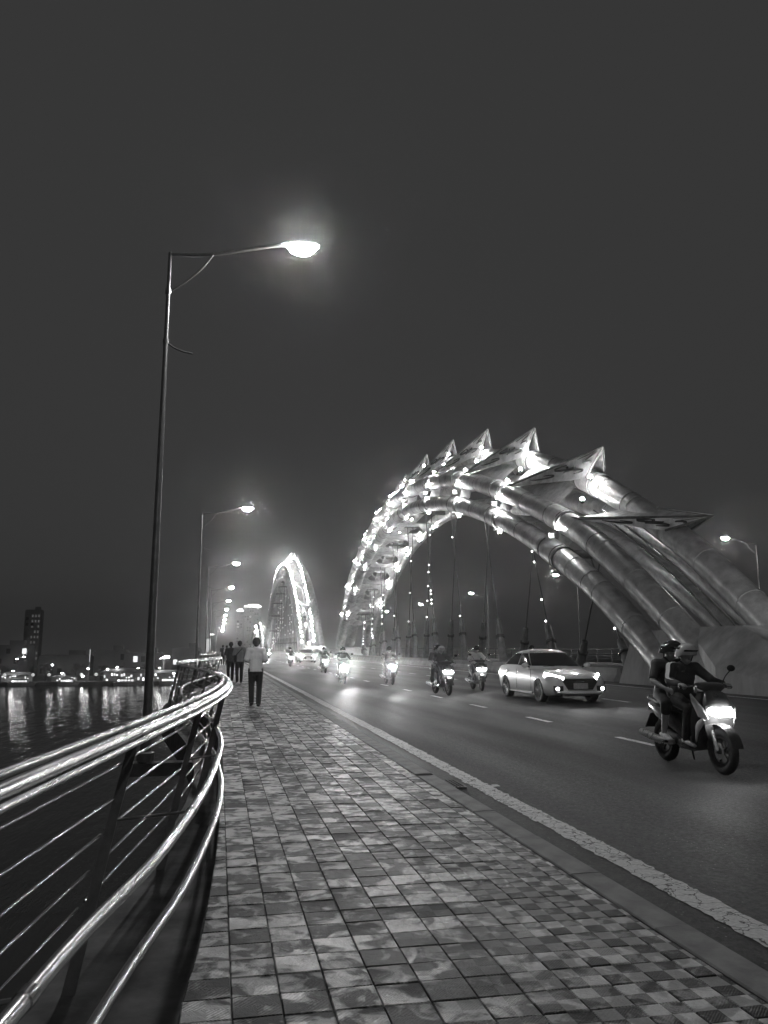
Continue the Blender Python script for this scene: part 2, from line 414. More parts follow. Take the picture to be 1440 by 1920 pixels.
for r in range(nrow):
    y = 2.6 + r * T; y = round(y / T) * T
    for a, b, x in tile_cols(y + T / 2):
        z = rnd.uniform(-.003, .002); tx, ty = rnd.uniform(-.011, .011), rnd.uniform(-.011, .011)
        whole = a == x and abs(b - x - T) < 1e-6
        if ntile < 300 and y >= 3.0:
            if whole:
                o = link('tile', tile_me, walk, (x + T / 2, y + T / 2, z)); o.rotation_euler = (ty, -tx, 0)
            else:
                t = MB()
                if a > x: tile_geo(t, max(x, edge(y)), b, y, y + T, z, tx, ty, max(x, edge(y + T)))
                else: tile_geo(t, a, b, y, y + T, z, tx, ty)
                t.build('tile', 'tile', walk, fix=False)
            ntile += 1
        else:
            tile_geo(rest, a, b, y, y + T, z, tx, ty)
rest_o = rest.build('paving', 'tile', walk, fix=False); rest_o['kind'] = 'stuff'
yl = 2.6 + nrow * T
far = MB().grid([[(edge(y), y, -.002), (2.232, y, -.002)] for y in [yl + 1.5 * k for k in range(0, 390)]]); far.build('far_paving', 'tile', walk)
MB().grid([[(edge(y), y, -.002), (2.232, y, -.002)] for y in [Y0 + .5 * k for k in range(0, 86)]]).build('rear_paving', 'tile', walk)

# kerb stones
kb = tag(bpy.data.objects.new('kerb', None), kind='structure'); C.objects.link(kb)
ks = MB(); L_ = .995
ks.prism([(2.246, -L_ / 2, -.3), (2.246, -L_ / 2, -.008), (2.254, -L_ / 2, 0), (2.44, -L_ / 2, 0), (2.462, -L_ / 2, -.012), (2.478, -L_ / 2, -.3)], (0, L_, 0))
ks_me = ks.mesh('kerb_stone', 'kerb')
for k in range(-3, 90):
    o = link('kerb_stone', ks_me, kb, (rnd.uniform(-.003, .003), k + .5 + (0.15 if k > 8 else 0), rnd.uniform(-.004, .003)))
MB().box((2.36, 366, -.15), (.22, 548, .3)).build('far_kerb', 'kerb', kb)
# drain gully let into the kerb
dg = tag(MB().box((2.62, 9.08, -.118), (.3, .5, .02)).build('drain_grate', 'post'), 'dark drain grate in the gutter beside the kerb', 'drain')
for i in range(7): MB().box((2.50 + i * .04, 9.08, -.104), (.016, .44, .012)).build('grate_bar', 'ledge', dg)

# painted lines
def strip(x0, x1, y0, y1, dz=.004, n=1): 
    return MB().grid([[(x0, y0 + (y1 - y0) * k / n, road_z(x0) + dz), (x1, y0 + (y1 - y0) * k / n, road_z(x1) + dz)] for k in range(n + 1)])
el = MB(); er = random.Random(3)
rws = []
y = -10
while y < 420:
    st = .06 if y < 14 else .4 if y < 60 else 4
    j = .016 if y < 30 else 0
    rws.append([(2.87 + er.uniform(-j, j), y, road_z(2.87) + .004), (3.09 + er.uniform(-j, j), y, road_z(3.09) + .004)]); y += st
el.grid(rws); tag(el.build('edge_line', 'edge_paint', kb and None), kind='structure')
def dashes(x, ys_, ln):
    for y in ys_:
        tag(strip(x - .065, x + .065, y, y + ln).build('lane_dash', 'dash_paint'), kind='structure')
dashes(6.8, [11.75 - 4.1 * 2 + 4.1 * k for k in range(2, 24)], 1.25)
dashes(11.2, [20.6 - 4.1 * 4 + 4.1 * k for k in range(0, 22)], 1.6)
tag(strip(15.25, 15.4, -20, 420, n=1).build('median_line', 'dash_paint'), kind='structure')
for x in (22.8, 35.2): tag(strip(x, x + .15, -20, 420).build('edge_line', 'dash_paint'), kind='structure')
# splashed paint patch across the edge line
pm = MB(); pr = random.Random(5)
for (x0, y0, w_, h_) in ((2.88, 8.86, .07, .1), (2.95, 8.9, .12, .035), (3.07, 8.86, .05, .11), (3.11, 8.88, .08, .13)):
    pm.quad(*[(x0 + a * w_ + pr.uniform(-.006, .006), y0 + b * h_ + pr.uniform(-.01, .01), -.1235) for a, b in ((0, 0), (1, 0), (1, 1), (0, 1))])
tag(pm.build('paint_patch', mat('fresh_white_paint', .7, .6)), 'small white paint mark at the edge line', 'paint mark')

# far-side walkway and parapet
MB().box((36.6, 300, -.3), (1.3, 680, .6)).build('far_walkway', 'kerb')['kind'] = 'structure'
fr = thing('far_railing', 'steel railing of three bars along the far edge of the bridge', 'railing', (37.0, 0, 0))
for z, r in ((1.32, .05), (.88, .03), (.66, .03), (.4, .025)): MB().tube([(0, -20, z), (0, 120, z), (0, 300, z)], r, 8).build('rail', 'bar', fr, True)
pme = MB().box((0, 0, .65), (.05, .12, 1.3)).mesh('post', 'post')
for k in range(60): link('post', pme, fr, (0, 20 + 3 * k, 0))

# ------------------------------------------------------------------ serpentine railing
rl = thing('serpentine_railing', 'polished steel railing snaking in waves along the river side of the walkway', 'railing')
def topx(y): return -.53 + .67 * math.cos(2 * math.pi * (y - 11.5) / 30)
bk = [(-14, -.2), (-8, .0), (-3, -.45), (0, -.68), (2.4, -.45), (3.8, -.22), (5.6, -.04), (7.7, .05), (9.1, .02), (10.3, -.05), (13, -.35), (17, -.72), (21, -.75), (25, -.35), (29, .07), (32, .04), (36, -.35), (40, -.75), (45, -.75), (50, -.3), (56, .05), (62, -.4), (70, -.7), (80, .0), (90, -.7)]
ck = [(-14, -.2), (-8, .0), (-3, -.45), (0, -.7), (2.9, -.36), (4.2, -.16), (5, -.07), (6.1, .02), (7.1, .06), (8.2, .05), (10, -.04), (13, -.35), (17, -.72), (21, -.75), (25, -.35), (29, .07), (32, .04), (36, -.35), (40, -.75), (45, -.75), (50, -.3), (56, .05), (62, -.4), (70, -.7), (80, .0), (90, -.7)]
yt = [-12 + .35 * k for k in range(int(130 / .35))]
# wide top rail: an oval handrail with a raised lip on the river side
MB().tube([(topx(y) + .01, y, .958) for y in yt], .032, 14).build('top_rail', 'rail', rl, True)
MB().tube([(topx(y) - .066, y, .985) for y in yt], .021, 12).build('rail_lip', 'rail', rl, True)
MB().tube([(topx(y) + .055, y, .925) for y in yt], .016, 12).build('rail_lip', 'rail', rl, True)
MB().tube([(x, y, .53) for y, x in curve2(bk, 10)], .025, 12).build('lower_rail', 'rail', rl, True)
MB().tube([(x, y, .22) for y, x in curve2(ck, 10)], .024, 12).build('lower_rail', 'rail', rl, True)
br = random.Random(9)
for k in range(34):
    y = -9.4 + 2.35 * k
    for z, off in ((.8, -.07), (.62, -.1), (.44, -.14), (.26, -.19), (.08, -.23)):
        a, b = y + .06, y + 2.35 - .06; j = br.uniform(-.012, .012)
        MB().tube([(topx(a) + off + j, a, z), ((topx(a) + topx(b)) / 2 + off, (a + b) / 2, z + br.uniform(-.004, .004)), (topx(b) + off - j, b, z)], .0085, 8).build('bar', 'bar', rl, True)
bcurve = curve2(bk, 10)
for k in range(50):
    y = -9.4 + 2.35 * k; x = topx(y); xb = interp(bcurve, y)
    p = MB(); p.prism([(x - .03, y, .94), (x + .025, y, .94), (x - .075, y, .5), (x - .24, y, -.37), (x - .31, y, -.37), (x - .125, y, .5)], (0, .014, 0))
    p.build('post', 'post', rl)
    for xx, zz, rr in ((x + .01, .958, .0365), (x - .066, .985, .025), (xb, .53, .029)):
        fn = topx if zz > .6 else (lambda q: interp(bcurve, q))
        d = fn(y + .04) - fn(y - .03); MB().tube([(xx - d * .4, y - .022, zz), (xx + d * .4, y + .036, zz)], rr, 12).build('rail_collar', 'bar', rl, True)
    if abs(xb - x) > .05: MB().tube([(x - .08, y + .007, .5), (xb, y + .007, .53)], .008, 6).build('bracket', 'post', rl, True)

# ------------------------------------------------------------------ street lamps
def build_lamp():
    t = thing('street_lamp', 'x', 'street lamp')
    MB().tube([(0, 0, -.4), (0, 0, 3), (0, 0, 8.45)], [.075, .062, .032], 14).build('pole', 'pole', t, True)
    MB().box((.45, 0, -.5), (1.5, .28, .2)).build('base_bracket', 'ledge', t)
    MB().lathe([(-.38, .14), (-.25, .14), (-.23, .09), (0, .085)], (0, 0, 0), 'z', 14).build('base_collar', 'pole', t, True)
    MB().tube(cat([(0, 0, 8.4), (.1, 0, 8.43), (.75, 0, 8.5), (1.95, 0, 8.8), (2.2, 0, 8.84)], 5), [.03] * 20 + [.03], 8).build('arm', 'pole', t, True)
    MB().tube(cat([(.02, 0, 7.7), (.3, 0, 7.92), (.55, 0, 8.18), (.76, 0, 8.49)], 5), .018, 8).build('brace', 'pole', t, True)
    MB().tube(cat([(.0, 0, 6.76), (.14, 0, 6.66), (.3, 0, 6.6), (.47, 0, 6.57)], 4), .016, 8).build('banner_arm', 'pole', t, True)
    for z in (6.76, 7.7): MB().lathe([(-.04, .055), (.04, .055)], (0, 0, z), 'z', 12).build('clamp', 'pole', t)
    # cobra head
    rings = []
    for q, wd, hh, z in ((0, .05, .03, 0), (.12, .1, .06, .01), (.35, .15, .08, .02), (.6, .14, .07, .03), (.72, .07, .03, .03)):
        rings.append([(1.98 + q, wd * math.cos(a), 8.82 + z + hh * (math.sin(a) if math.sin(a) > 0 else .25 * math.sin(a))) for a in [2 * math.pi * j / 12 for j in range(12)]])
    MB().loft(rings).build('lamp_head', 'lamp_body', t, True)
    rings = []
    for q, wd, hh in ((.12, .06, .03), (.2, .11, .13), (.36, .135, .18), (.54, .12, .15), (.66, .05, .03)):
        rings.append([(1.98 + q, wd * math.cos(a), 8.825 + (hh * math.sin(a) if math.sin(a) < 0 else 0)) for a in [2 * math.pi * j / 10 for j in range(10)]])
    MB().loft(rings).build('lamp_glass', 'lens', t, True)
    return t
lamp0 = build_lamp()
ords = ['nearest', 'second', 'third', 'fourth', 'fifth', 'sixth', 'seventh', 'eighth', 'ninth', 'tenth', 'eleventh', 'twelfth', 'thirteenth', 'fourteenth']
for k in range(13):
    o = lamp0 if k == 0 else copy_tree(lamp0)
    o.location = (-1.1, 13.75 + 28.6 * k, 0); o['group'] = 'street lamps along the river railing'
    o['label'] = 'tall grey lamp post with glowing head, standing closest behind the snaking rail' if k == 0 else f'{ords[k]} lamp post from the camera in the row above the snaking rail'
o = copy_tree(lamp0); o.location = (-1.1, -14.9, 0); o['label'] = 'lamp post behind the viewer on the river railing'
for k in range(7):
    o = copy_tree(lamp0); o.rotation_euler = (0, 0, math.pi); o.location = (35.9, 47.5 + 28.0 * k, 0); o['group'] = 'street lamps on the far side of the bridge'
    o['label'] = 'far side lamp post at the right edge, right of the arch' if k == 0 else f'{ords[k]} lamp post from the right on the far side of the bridge'

# ------------------------------------------------------------------ dragon-backed arches
XC = 19.2; K = .834
def sz(z): return 1.42 + (z - 1.6) * K
def scale_prof(p): return [(y * K, sz(z)) for y, z in p]
class Prof:
    def __init__(s, keys): s.c = [(p.x, p.y) for p in cat([(y, z, 0) for y, z in keys], 10)]
    def z(s, y): return interp(s.c, y)
    def tangent(s, y): return Vector((0, .4, s.z(y + .2) - s.z(y - .2))).normalized()
    def pts(s, x, y0=None, y1=None, step=1.2):
        out = []; y0 = s.c[0][0] if y0 is None else y0; y1 = s.c[-1][0] if y1 is None else y1
        # near-even arc length
        y = y0
        while y < y1:
            out.append(Vector((x, y, s.z(y)))); t = s.tangent(y); y += max(.15, step * t.y)
        out.append(Vector((x, y1, s.z(y1)))); return out
def prism_tri(mb, a, b, c, th):
    n = (Vector(b) - Vector(a)).cross(Vector(c) - Vector(a)).normalized() * th
    mb.prism([Vector(a), Vector(b), Vector(c)], n); return n
def add_spot(name, parent, loc, target, energy, size=60, blend=.8, radius=.05):
    l = bpy.data.lights.new(name, 'SPOT'); l.energy = energy; l.spot_size = R(size); l.spot_blend = blend; l.shadow_soft_size = radius
    o = bpy.data.objects.new(name, l); C.objects.link(o); o.parent = parent; o.location = loc
    o.rotation_euler = (Vector(target) - Vector(loc)).to_track_quat('-Z', 'Y').to_euler(); return o

bulb_me = MB().ball((0, 0, 0), .11, 8, 6).mesh('bulb', 'bulb', True)
hot_me = MB().ball((0, 0, 0), .16, 8, 6).mesh('bulb', 'bulb_hot', True)
big_me = MB().ball((0, 0, 0), .2, 8, 6).mesh('bulb', 'bulb_far', True)
dim_me = MB().ball((0, 0, 0), .05, 6, 4).mesh('cable_light', 'bulb_dim', True)
shade_mb = MB().lathe([(-.13, .03), (-.1, .1), (.02, .115), (.05, .105)], (0, 0, 0), 'z', 8)
shade_me = shade_mb.mesh('lamp_can', 'arch_dark', True)
def bulb(parent, p, aim=(0, 0, 1), me=None):
    o = link('spotlight', shade_me, parent, p)
    o.rotation_euler = Vector(aim).to_track_quat('Z', 'Y').to_euler()
    link('bulb', me or bulb_me, o, (0, 0, .09))

def build_arch(label, pl, pu, pt, joints, fins, jointlights, rad=.6, hw=2.2, uw=1.85, sleeves=True, bead=0, hot=None, belly=(None, None), webs=True, finh=2.2, cables=True, big=False):
    root = thing('bridge_arch', label, 'arch bridge', (XC, 0, 0), 0, 'dragon-backed arches down the middle of the bridge')
    lines = [('lower_tube', pl, -hw), ('lower_tube', pl, hw), ('upper_tube', pu, -uw), ('upper_tube', pu, uw), ('ridge_tube', pt, 0)]
    for nm, p, x in lines:
        MB().tube(p.pts(x), rad, 20).build(nm, 'arch', root, True)
    def sl(p, x, y, ln, r, m, nm):
        t = p.tangent(y); c = Vector((x, y, p.z(y)))
        MB().tube(p.pts(x, y - ln / 2 * t.y, y + ln / 2 * t.y, max(.3, ln / 3)), r, 20).build(nm, m, root, True)
    if sleeves:
        for j in joints:
            for nm, p, x in lines:
                if x > 0: continue
                sl(p, x, j, 1.7, rad + .05, 'arch', 'sleeve')
                t = p.tangent(j)
                for d in (-.9, -.6, .9): sl(p, x, j + d * t.y, .12 if abs(d) > .7 else .05, rad + .08, 'arch_dark', 'ring')
                sl(p, x, j - 4.3 * t.y, .05, rad + .015, 'arch_dark', 'seam')
    for j in joints:
        a, b = Vector((-hw, j, pl.z(j))), Vector((-uw, j, pu.z(j))); c = Vector((0, j, pt.z(j))); n = pl.tangent(j)
        # diaphragm frame at the joint
        d = MB(); poly = [a, b, c, Vector((uw, j, b.z)), Vector((hw, j, a.z))]
        up = Vector((0, -n.z, n.y))
        d.prism([p + Vector((0, 0, -.15)) for p in poly[:2]] + [poly[1] + Vector((.9, 0, .3)), poly[0] + Vector((.9, 0, .6))], n * .12)
        d.build('diaphragm', 'fin', root)
        MB().box(a + (b - a) * .5 + Vector((-.5, 0, 0)), (.3, .42, .26)).build('bracket', 'fin', root)
        MB().box(a + Vector((-.1, .1, -rad - .06)), (.3, .5, .2)).build('bracket', 'fin', root)
        MB().tube([a, Vector((hw, j, a.z))], .22, 10).build('cross_beam', 'arch_dark', root, True)
    if webs:
        for j0, j1 in zip(joints, joints[1:]):
            y0, y1 = j0 + 1.0, j1 - 1.0
            rows = []
            for k in range(7):
                y = y0 + (y1 - y0) * k / 6
                q0 = Vector((-uw + .12, y, pu.z(y) + rad * .7)); q1 = Vector((-.3, y, pt.z(y) - rad * .55))
                rows.append([q0, q0.lerp(q1, .5), q1])
            MB().grid(rows).build('web_panel', 'fin', root)
    # fins: two sheets from the upper tubes meeting in a forward tip above the ridge
    for fi, (jf, ln) in enumerate(fins):
        back = (2.6, .95)[fi] if fi < 2 and sleeves else .4
        yt_ = jf - ln; zt = pt.z(yt_) + finh
        tip = Vector((0, yt_, zt))
        for s in (-1, 1):
            base = Vector((s * (uw + .25), jf, pu.z(jf) + rad * .75)); low = Vector((s * .55, yt_ + back, pt.z(yt_ + back) + rad * .45))
            mb = MB(); n = prism_tri(mb, base, tip, low, .07); mb.build('fin', 'fin', root)
            out = n.normalized() * (1 if n.x * s > 0 else -1)
            spine = Vector((0, jf - 3.0, pt.z(jf - 3.0) + .15)); mb = MB(); prism_tri(mb, base, spine, tip, .06); mb.build('fin', 'fin', root)
            if s < 0: MB().tube([spine, tip], [.09, .03], 6).build('fin_edge', 'arch_dark', root)
            MB().tube([base, tip], [.1, .035], 6).build('fin_edge', 'arch_dark', root)
            MB().tube([low, tip], [.06, .03], 6).build('fin_edge', 'arch_dark', root)
            if s < 0:
                def P(u, v): return tip + (base - tip) * (u * (1 - v)) + (low - tip) * (u * v) + out * (.085 if n.dot(out) > 0 else .02)
                om = MB()
                def poly(uv):
                    om.prism([P(*q) for q in uv], out * .03)
                poly([(.1, .48), (.3, .34), (.33, .38), (.24, .5)]); poly([(.12, .78), (.36, .68), (.38, .72), (.26, .8)])
                def curl(cu, cv, ru, rv, a0, a1, r_):      # scroll line in relief
                    om.tube([P(cu + ru * (1 - .45 * i / 14) * math.cos(a0 + (a1 - a0) * i / 14), cv + rv * (1 - .45 * i / 14) * math.sin(a0 + (a1 - a0) * i / 14)) + out * .02 for i in range(15)], [r_ * (.5 + math.sin(math.pi * i / 14) * .6) for i in range(15)], 6)
                curl(.56, .5, .1, .26, -2.6, 2.2, .055); curl(.72, .72, .08, .2, .4, 5.2, .05); curl(.8, .36, .08, .2, -1, 3.6, .045); curl(.46, .82, .06, .12, 1, 5.5, .04)
                om.ball(P(.56, .5), .09, 8, 6)
                om.build('fin_ornament', 'orn', root)
    # belly plates on the side facing the traffic: panels with a flame-shaped opening
    if belly[0] is not None:
        ylist = belly
        for y0, y1 in zip(ylist, ylist[1:]):
            p0, p1 = Vector((0, y0, pl.z(y0))), Vector((0, y1, pl.z(y1)))
            ax = (p1 - p0); Lh = ax.length; ax.normalize(); nx = Vector((1, 0, 0)); off = ax.cross(nx).normalized()
            if off.z > 0: off = -off
            org = p0 + off * (rad * .55)
            def W(u, v): return org + nx * u + ax * v
            w_ = hw - .25; outer = []; inner = []
            N_ = 24
            for i in range(N_):
                a = 2 * math.pi * i / N_; ca, sa = math.cos(a), math.sin(a)
                k = 1 / max(abs(ca), abs(sa)); outer.append((w_ * ca * k, Lh / 2 + (Lh / 2 - .1) * sa * k))
                wav = 1 + .22 * math.sin(3 * a + .6)
                inner.append((w_ * .62 * ca * wav, Lh / 2 + (Lh * .36) * sa * (1 + .12 * math.cos(2 * a))))
            mb = MB(); i0 = 0
            for lay in (0, .1):
                for u, v in outer: mb.v.append(tuple(W(u, v) - off * lay))
                for u, v in inner: mb.v.append(tuple(W(u, v) - off * lay))
            for i in range(N_):
                j = (i + 1) % N_
                mb.f += [(i, j, N_ + j, N_ + i), (2 * N_ + i, 3 * N_ + i, 3 * N_ + j, 2 * N_ + j), (i, 2 * N_ + i, 2 * N_ + j, j), (N_ + i, N_ + j, 3 * N_ + j, 3 * N_ + i)]
            mb.build('belly_plate', 'arch', root)
            for q, rr in ((.22, .5), (.5, .38)):
                arc = [W(w_ * rr * math.cos(t), Lh * (q + .05) + Lh * .16 * math.sin(t)) - off * .35 for t in [math.pi * i / 8 for i in range(9)]]
                MB().tube(arc, .09, 6).build('flame_rib', 'fin', root, True)
            bulb(root, W(w_ * .9, .15) + off * .25, off); bulb(root, W(-.2 * w_, .3) - off * .5, ax)
    # lights
    for j in jointlights:
        t = pl.tangent(j)
        a, b = Vector((-hw, j, pl.z(j))), Vector((-uw, j, pu.z(j)))
        up = Vector((0, -t.z, t.y)); dn = -t * 1.15
        for p in (b + up * (rad + .22) + dn + Vector((-.15, 0, 0)), b + dn + up * (-.3) + Vector((-rad - .12, 0, 0)), a + dn + up * (rad * .8) + Vector((-rad * .75, 0, 0)), a + dn * .9 + up * (-rad - .15) + Vector((-.2, 0, 0))):
            bulb(root, p, t)
        if j > joints[4]:
            for q in (.2,): bulb(root, b + t * q + up * (rad + .2) + Vector((-.25, 0, 0)), up); bulb(root, a + t * (q + .4) + up * (rad * .4) + Vector((-rad - .1, 0, 0)), Vector((-1, 0, .3)))
        tz = pt.tangent(j)
        bulb(root, Vector((-.7, j, pt.z(j))) + Vector((0, -tz.z, tz.y)) * .75 + dn, t)
        bulb(root, Vector((-1.35, j, (pu.z(j) + pt.z(j)) / 2 + .5)) + dn * 1.6, Vector((0, -.4, 1)))
    if bead:
        for p, x, upf in ((pu, -uw - .3, .8), (pl, -hw - .35, .1), (pt, .1, 1.)):
            pts = p.pts(x, step=bead)
            for i, q in enumerate(pts[1:-1]):
                if q.z < 2: continue
                t = p.tangent(q.y); q = q + Vector((0, -t.z, t.y)) * rad * upf
                is_hot = hot and hot[0] < q.y < hot[1] and upf < .9 and x < 0 and i % 2 == 0
                bulb(root, q + Vector((random.Random(i).uniform(-.15, .15), 0, .1)), t, hot_me if is_hot else (big_me if big else None))
    # hangers
    if cables:
        cr = random.Random(11)
        for j in joints:
            for s, dy in ((-1, -4.2), (1, 3.6)):
                top = Vector((s * .3, j, pl.z(j) - .1)); bot = Vector((s * .5, j + dy, .1))
                if top.z < 5: continue
                MB().tube([bot.lerp(top, .2), top], .045, 6).build('hanger_cable', 'cable', root)
                e = bot.lerp(top, min(.28, 4.2 / (top - bot).length))
                MB().tube([bot, e], [.34, .17], 10, sx=1, sy=1).build('hanger_sheath', 'arch_dark', root, True)
                MB().tube([bot.lerp(e, .62), bot.lerp(e, .67)], .3, 10).build('hanger_ring', 'plastic', root, True)
                if cr.random() < .6:
                    for q in range(cr.randint(3, 7)):
                        link('cable_light', dim_me, root, bot.lerp(top, cr.uniform(.25, .9)) + Vector((-.08, 0, 0)))
    return root

lowp = Prof(scale_prof([(33, .2), (36.2, 2.4), (42.4, 5.9), (53.8, 10.6), (65.8, 14.0), (74.5, 15.7), (86, 16.9), (95, 16.7), (104.6, 15.4), (111.4, 13.9), (119, 11.3), (128.6, 6.8), (137, 1.2)]))
upp = Prof(scale_prof([(30.6, .2), (32.7, 2.15), (41.7, 7.75), (52.1, 12.0), (62.5, 15.4), (70.9, 17.3), (78.4, 18.5), (88.4, 19.4), (95.2, 19.4), (103, 18.9), (111.5, 17.3), (119.5, 14.9), (127, 11.9), (139.5, 2.0)]))
topp = Prof(scale_prof([(27.6, .2), (30.4, 2.96), (37.1, 7.6), (47.4, 12.8), (59.4, 16.9), (72, 19.6), (85, 21.1), (95, 21.3), (105, 20.4), (115, 17.9), (127, 13.4), (141, 2.5)]))
J1 = [y * K for y in (45.7, 55.9, 66.1, 76.3, 86.2, 95.2, 104, 112.5, 120.5, 128)]
arch1 = build_arch('nearest steel tube arch with pointed fins and rows of bulbs beside the traffic', lowp, upp, topp, J1,
                   [((43.8 + 10.7 * k) * K, 10.4 * K) for k in range(7)], J1[1:], belly=[y * K for y in (92, 99, 106, 112.5, 118.5, 124.5, 130.5)])
for pp, x, y0 in ((lowp, -2.2, 30.5), (upp, -1.85, 28.2), (topp, 0, 26)):
    y = y0
    while y < 37:
        t_ = pp.tangent(y); MB().tube(pp.pts(x, y - .035 * t_.y, y + .035 * t_.y, .03), .625, 20).build('seam', 'arch', arch1, True); y += 3.1 * t_.y
for x0 in (-1.1, -.55):   # access ladder rails between the tubes of the near leg
    MB().tube([Vector((x0, y, upp.z(y) * .5 + topp.z(y) * .5 + .1)) for y in [25.5 + .8 * k for k in range(14)]], .05, 6).build('ladder_rail', 'bar', arch1, True)
jf = J1[0]
for d in (Vector((-2.5, -.9, 1.1)), Vector((-1.2, -1.2, 2.6)), Vector((-.9, -1.6, 3.7))): bulb(arch1, Vector((0, jf, lowp.z(jf))) + d, (0, -.3, 1))
add_spot('base_floodlight', arch1, (-1.9, 19.6, 2.35), (0, 25.5, 5.0), 420, 75)
def prof_pow(y0, y1, h, z0=-.2, p=2.3):
    c, hf = (y0 + y1) / 2, (y1 - y0) / 2; return Prof(scale_prof([(c + hf * u, z0 + h * (1 - abs(u) ** p)) for u in [-1 + k / 12 for k in range(25)]]))
J2 = [y * K for y in range(216, 352, 12)]
arch2 = build_arch('tall middle arch thick with glowing bulbs, standing behind the nearest arch', prof_pow(200, 362, 25.5), prof_pow(197, 365, 29.5), prof_pow(195, 367, 31.5), J2,
                   [(y + 2, 9) for y in J2], [], sleeves=False, bead=1.7, hot=(214, 250), rad=.7, big=True, belly=[y * K for y in (204, 212, 220, 229, 238)], webs=True, cables=True)
add_spot('base_floodlight', arch2, (-1.2, 158, 1.0), (0, 172, 9), 1500, 70); add_spot('base_floodlight', arch2, (1.2, 158, 1.0), (0.5, 172, 9), 1500, 70)
J3 = [y * K for y in range(440, 520, 14)]
arch3 = build_arch('low farthest arch glowing white beyond the tall middle arch', prof_pow(428, 524, 11.5), prof_pow(425, 527, 14), prof_pow(423, 529, 15.5), J3,
                   [], [], sleeves=False, bead=3.2, hot=(372, 392), webs=False, cables=False)

# plinths: folded concrete feet
def plinth(label, ys_, name='concrete_plinth', flip=False):
    front = ys_; mb = MB(); X1 = 22.0
    # facets of the road-side face
    for f in front['facets']: mb.quad(*f)
    tp = front['top']
    for a, b in zip(tp, tp[1:]): mb.quad(a, b, (X1, b[1], b[2]), (X1, a[1], a[2]))
    mb.quad(*[(X1, p[1], p[2]) for p in tp], (X1, tp[-1][1], -.1), (X1, tp[0][1], -.1))
    t = tag(mb.build(name, 'concrete'), label, 'plinth'); return t
g0, h1, g1, g2 = (16.35, 30.9, -.05), (16.5, 26.7, -.05), (16.1, 23.85, -.05), (16.4, 18.4, -.05)
a1, a2, v1, b_, n_, c_, e_ = (16.95, 30.55, 2.13), (16.95, 28.2, 2.1), (16.75, 27.1, 1.35), (17.5, 27.45, 2.2), (16.15, 23.9, .8), (17.5, 24.15, 2.18), (16.9, 20.4, .75)
back0 = (17.4, 31.3, -.05)
plinth('folded concrete foot of the nearest arch beside the road', {'facets': [(g0, a1, a2, v1, h1), (h1, v1, b_, n_, g1), (b_, c_, n_), (g1, n_, c_, e_, g2), (back0, (22, 31.3, -.05), (22, 30.55, 2.13), a1), (g0, back0, a1)], 'top': [a1, a2, v1, b_, c_, e_, g2]})
def block(label, y0, y1, h):
    mb = MB(); ring = []
    for z, i in ((-.05, 0), (h, .7)): ring.append([(16.6 + i, y0 + i, z), (21.8 - i, y0 + i, z), (21.8 - i, y1 - i, z), (16.6 + i, y1 - i, z)])
    mb.loft(ring); tag(mb.build('concrete_plinth', 'concrete'), label, 'plinth')
block('concrete foot under the far end of the nearest arch', 109.5, 118, 1.5)
block('concrete foot of the tall middle arch', 160, 173, 1.8)

# median: raised strip with a low concrete barrier in segments
MB().box((19.2, 230, -.1), (4.2, 396, .3)).build('median_strip', 'ledge')['kind'] = 'structure'
mbar = thing('median_barrier', 'low pale concrete barrier along the middle of the road', 'barrier', (16.95, 0, 0))
sg = MB().prism([(-.22, -1.98, -.06), (-.22, -1.98, .1), (-.08, -1.98, .32), (-.06, -1.98, .56), (.1, -1.98, .56), (.12, -1.98, -.06)], (0, 3.96, 0)); sg_me = sg.mesh('segment', 'barrier')
for k in range(70):
    y = 34 + 4 * k
    if 108 < y < 119 or 158 < y < 174: continue
    link('segment', sg_me, mbar, (random.Random(k).uniform(-.01, .01), y, 0))
# ------------------------------------------------------------------ people
def capsule(mb, p0, r0, p1, r1, flat=1., wide=None, n=12, cut0=False, cut1=False):
    """tapered capsule; flat squeezes the cross-section at right angles to `wide`"""
    p0, p1 = Vector(p0), Vector(p1); ax = p1 - p0; L = ax.length
    t = ax.normalized() if L > 1e-6 else Vector((0, 0, 1))
    wv = Vector(wide) if wide else (Vector((1, 0, 0)) if abs(t.x) < .9 else Vector((0, 1, 0)))
    a = (wv - t * wv.dot(t)).normalized(); b = t.cross(a)
    prof = [(-r0 * math.cos(q), r0 * math.sin(q)) for q in (.25, .65, 1.1)] + [(0, r0)] + [(L * k / 4, r0 + (r1 - r0) * k / 4) for k in (1, 2, 3)] + [(L, r1)] + [(L + r1 * math.cos(q), r1 * math.sin(q)) for q in (1.1, .65, .25)]
    if cut0: prof = [(0, r0 * .4), (0, r0 * .8)] + prof[3:]
    if cut1: prof = prof[:-3] + [(L, r1 * .8), (L, r1 * .4)]
    mb.loft([[p0 + t * h + a * r * math.cos(2 * math.pi * j / n) + b * r * flat * math.sin(2 * math.pi * j / n) for j in range(n)] for h, r in prof])
def remesh(mb, name, m, voxel, smooth=4):
    me = mb.mesh('tmp', None); o = bpy.data.objects.new('tmp', me); C.objects.link(o)
    r = o.modifiers.new('r', 'REMESH'); r.mode = 'VOXEL'; r.voxel_size = voxel
    s = o.modifiers.new('s', 'SMOOTH'); s.iterations = smooth; s.factor = .5
    dg_ = bpy.context.evaluated_depsgraph_get()
    out = bpy.data.meshes.new_from_object(o.evaluated_get(dg_)); out.name = name
    bpy.data.objects.remove(o); bpy.data.meshes.remove(me)
    out.polygons.foreach_set('use_smooth', [True] * len(out.polygons)); out.materials.clear(); out.materials.append(M[m]); return out
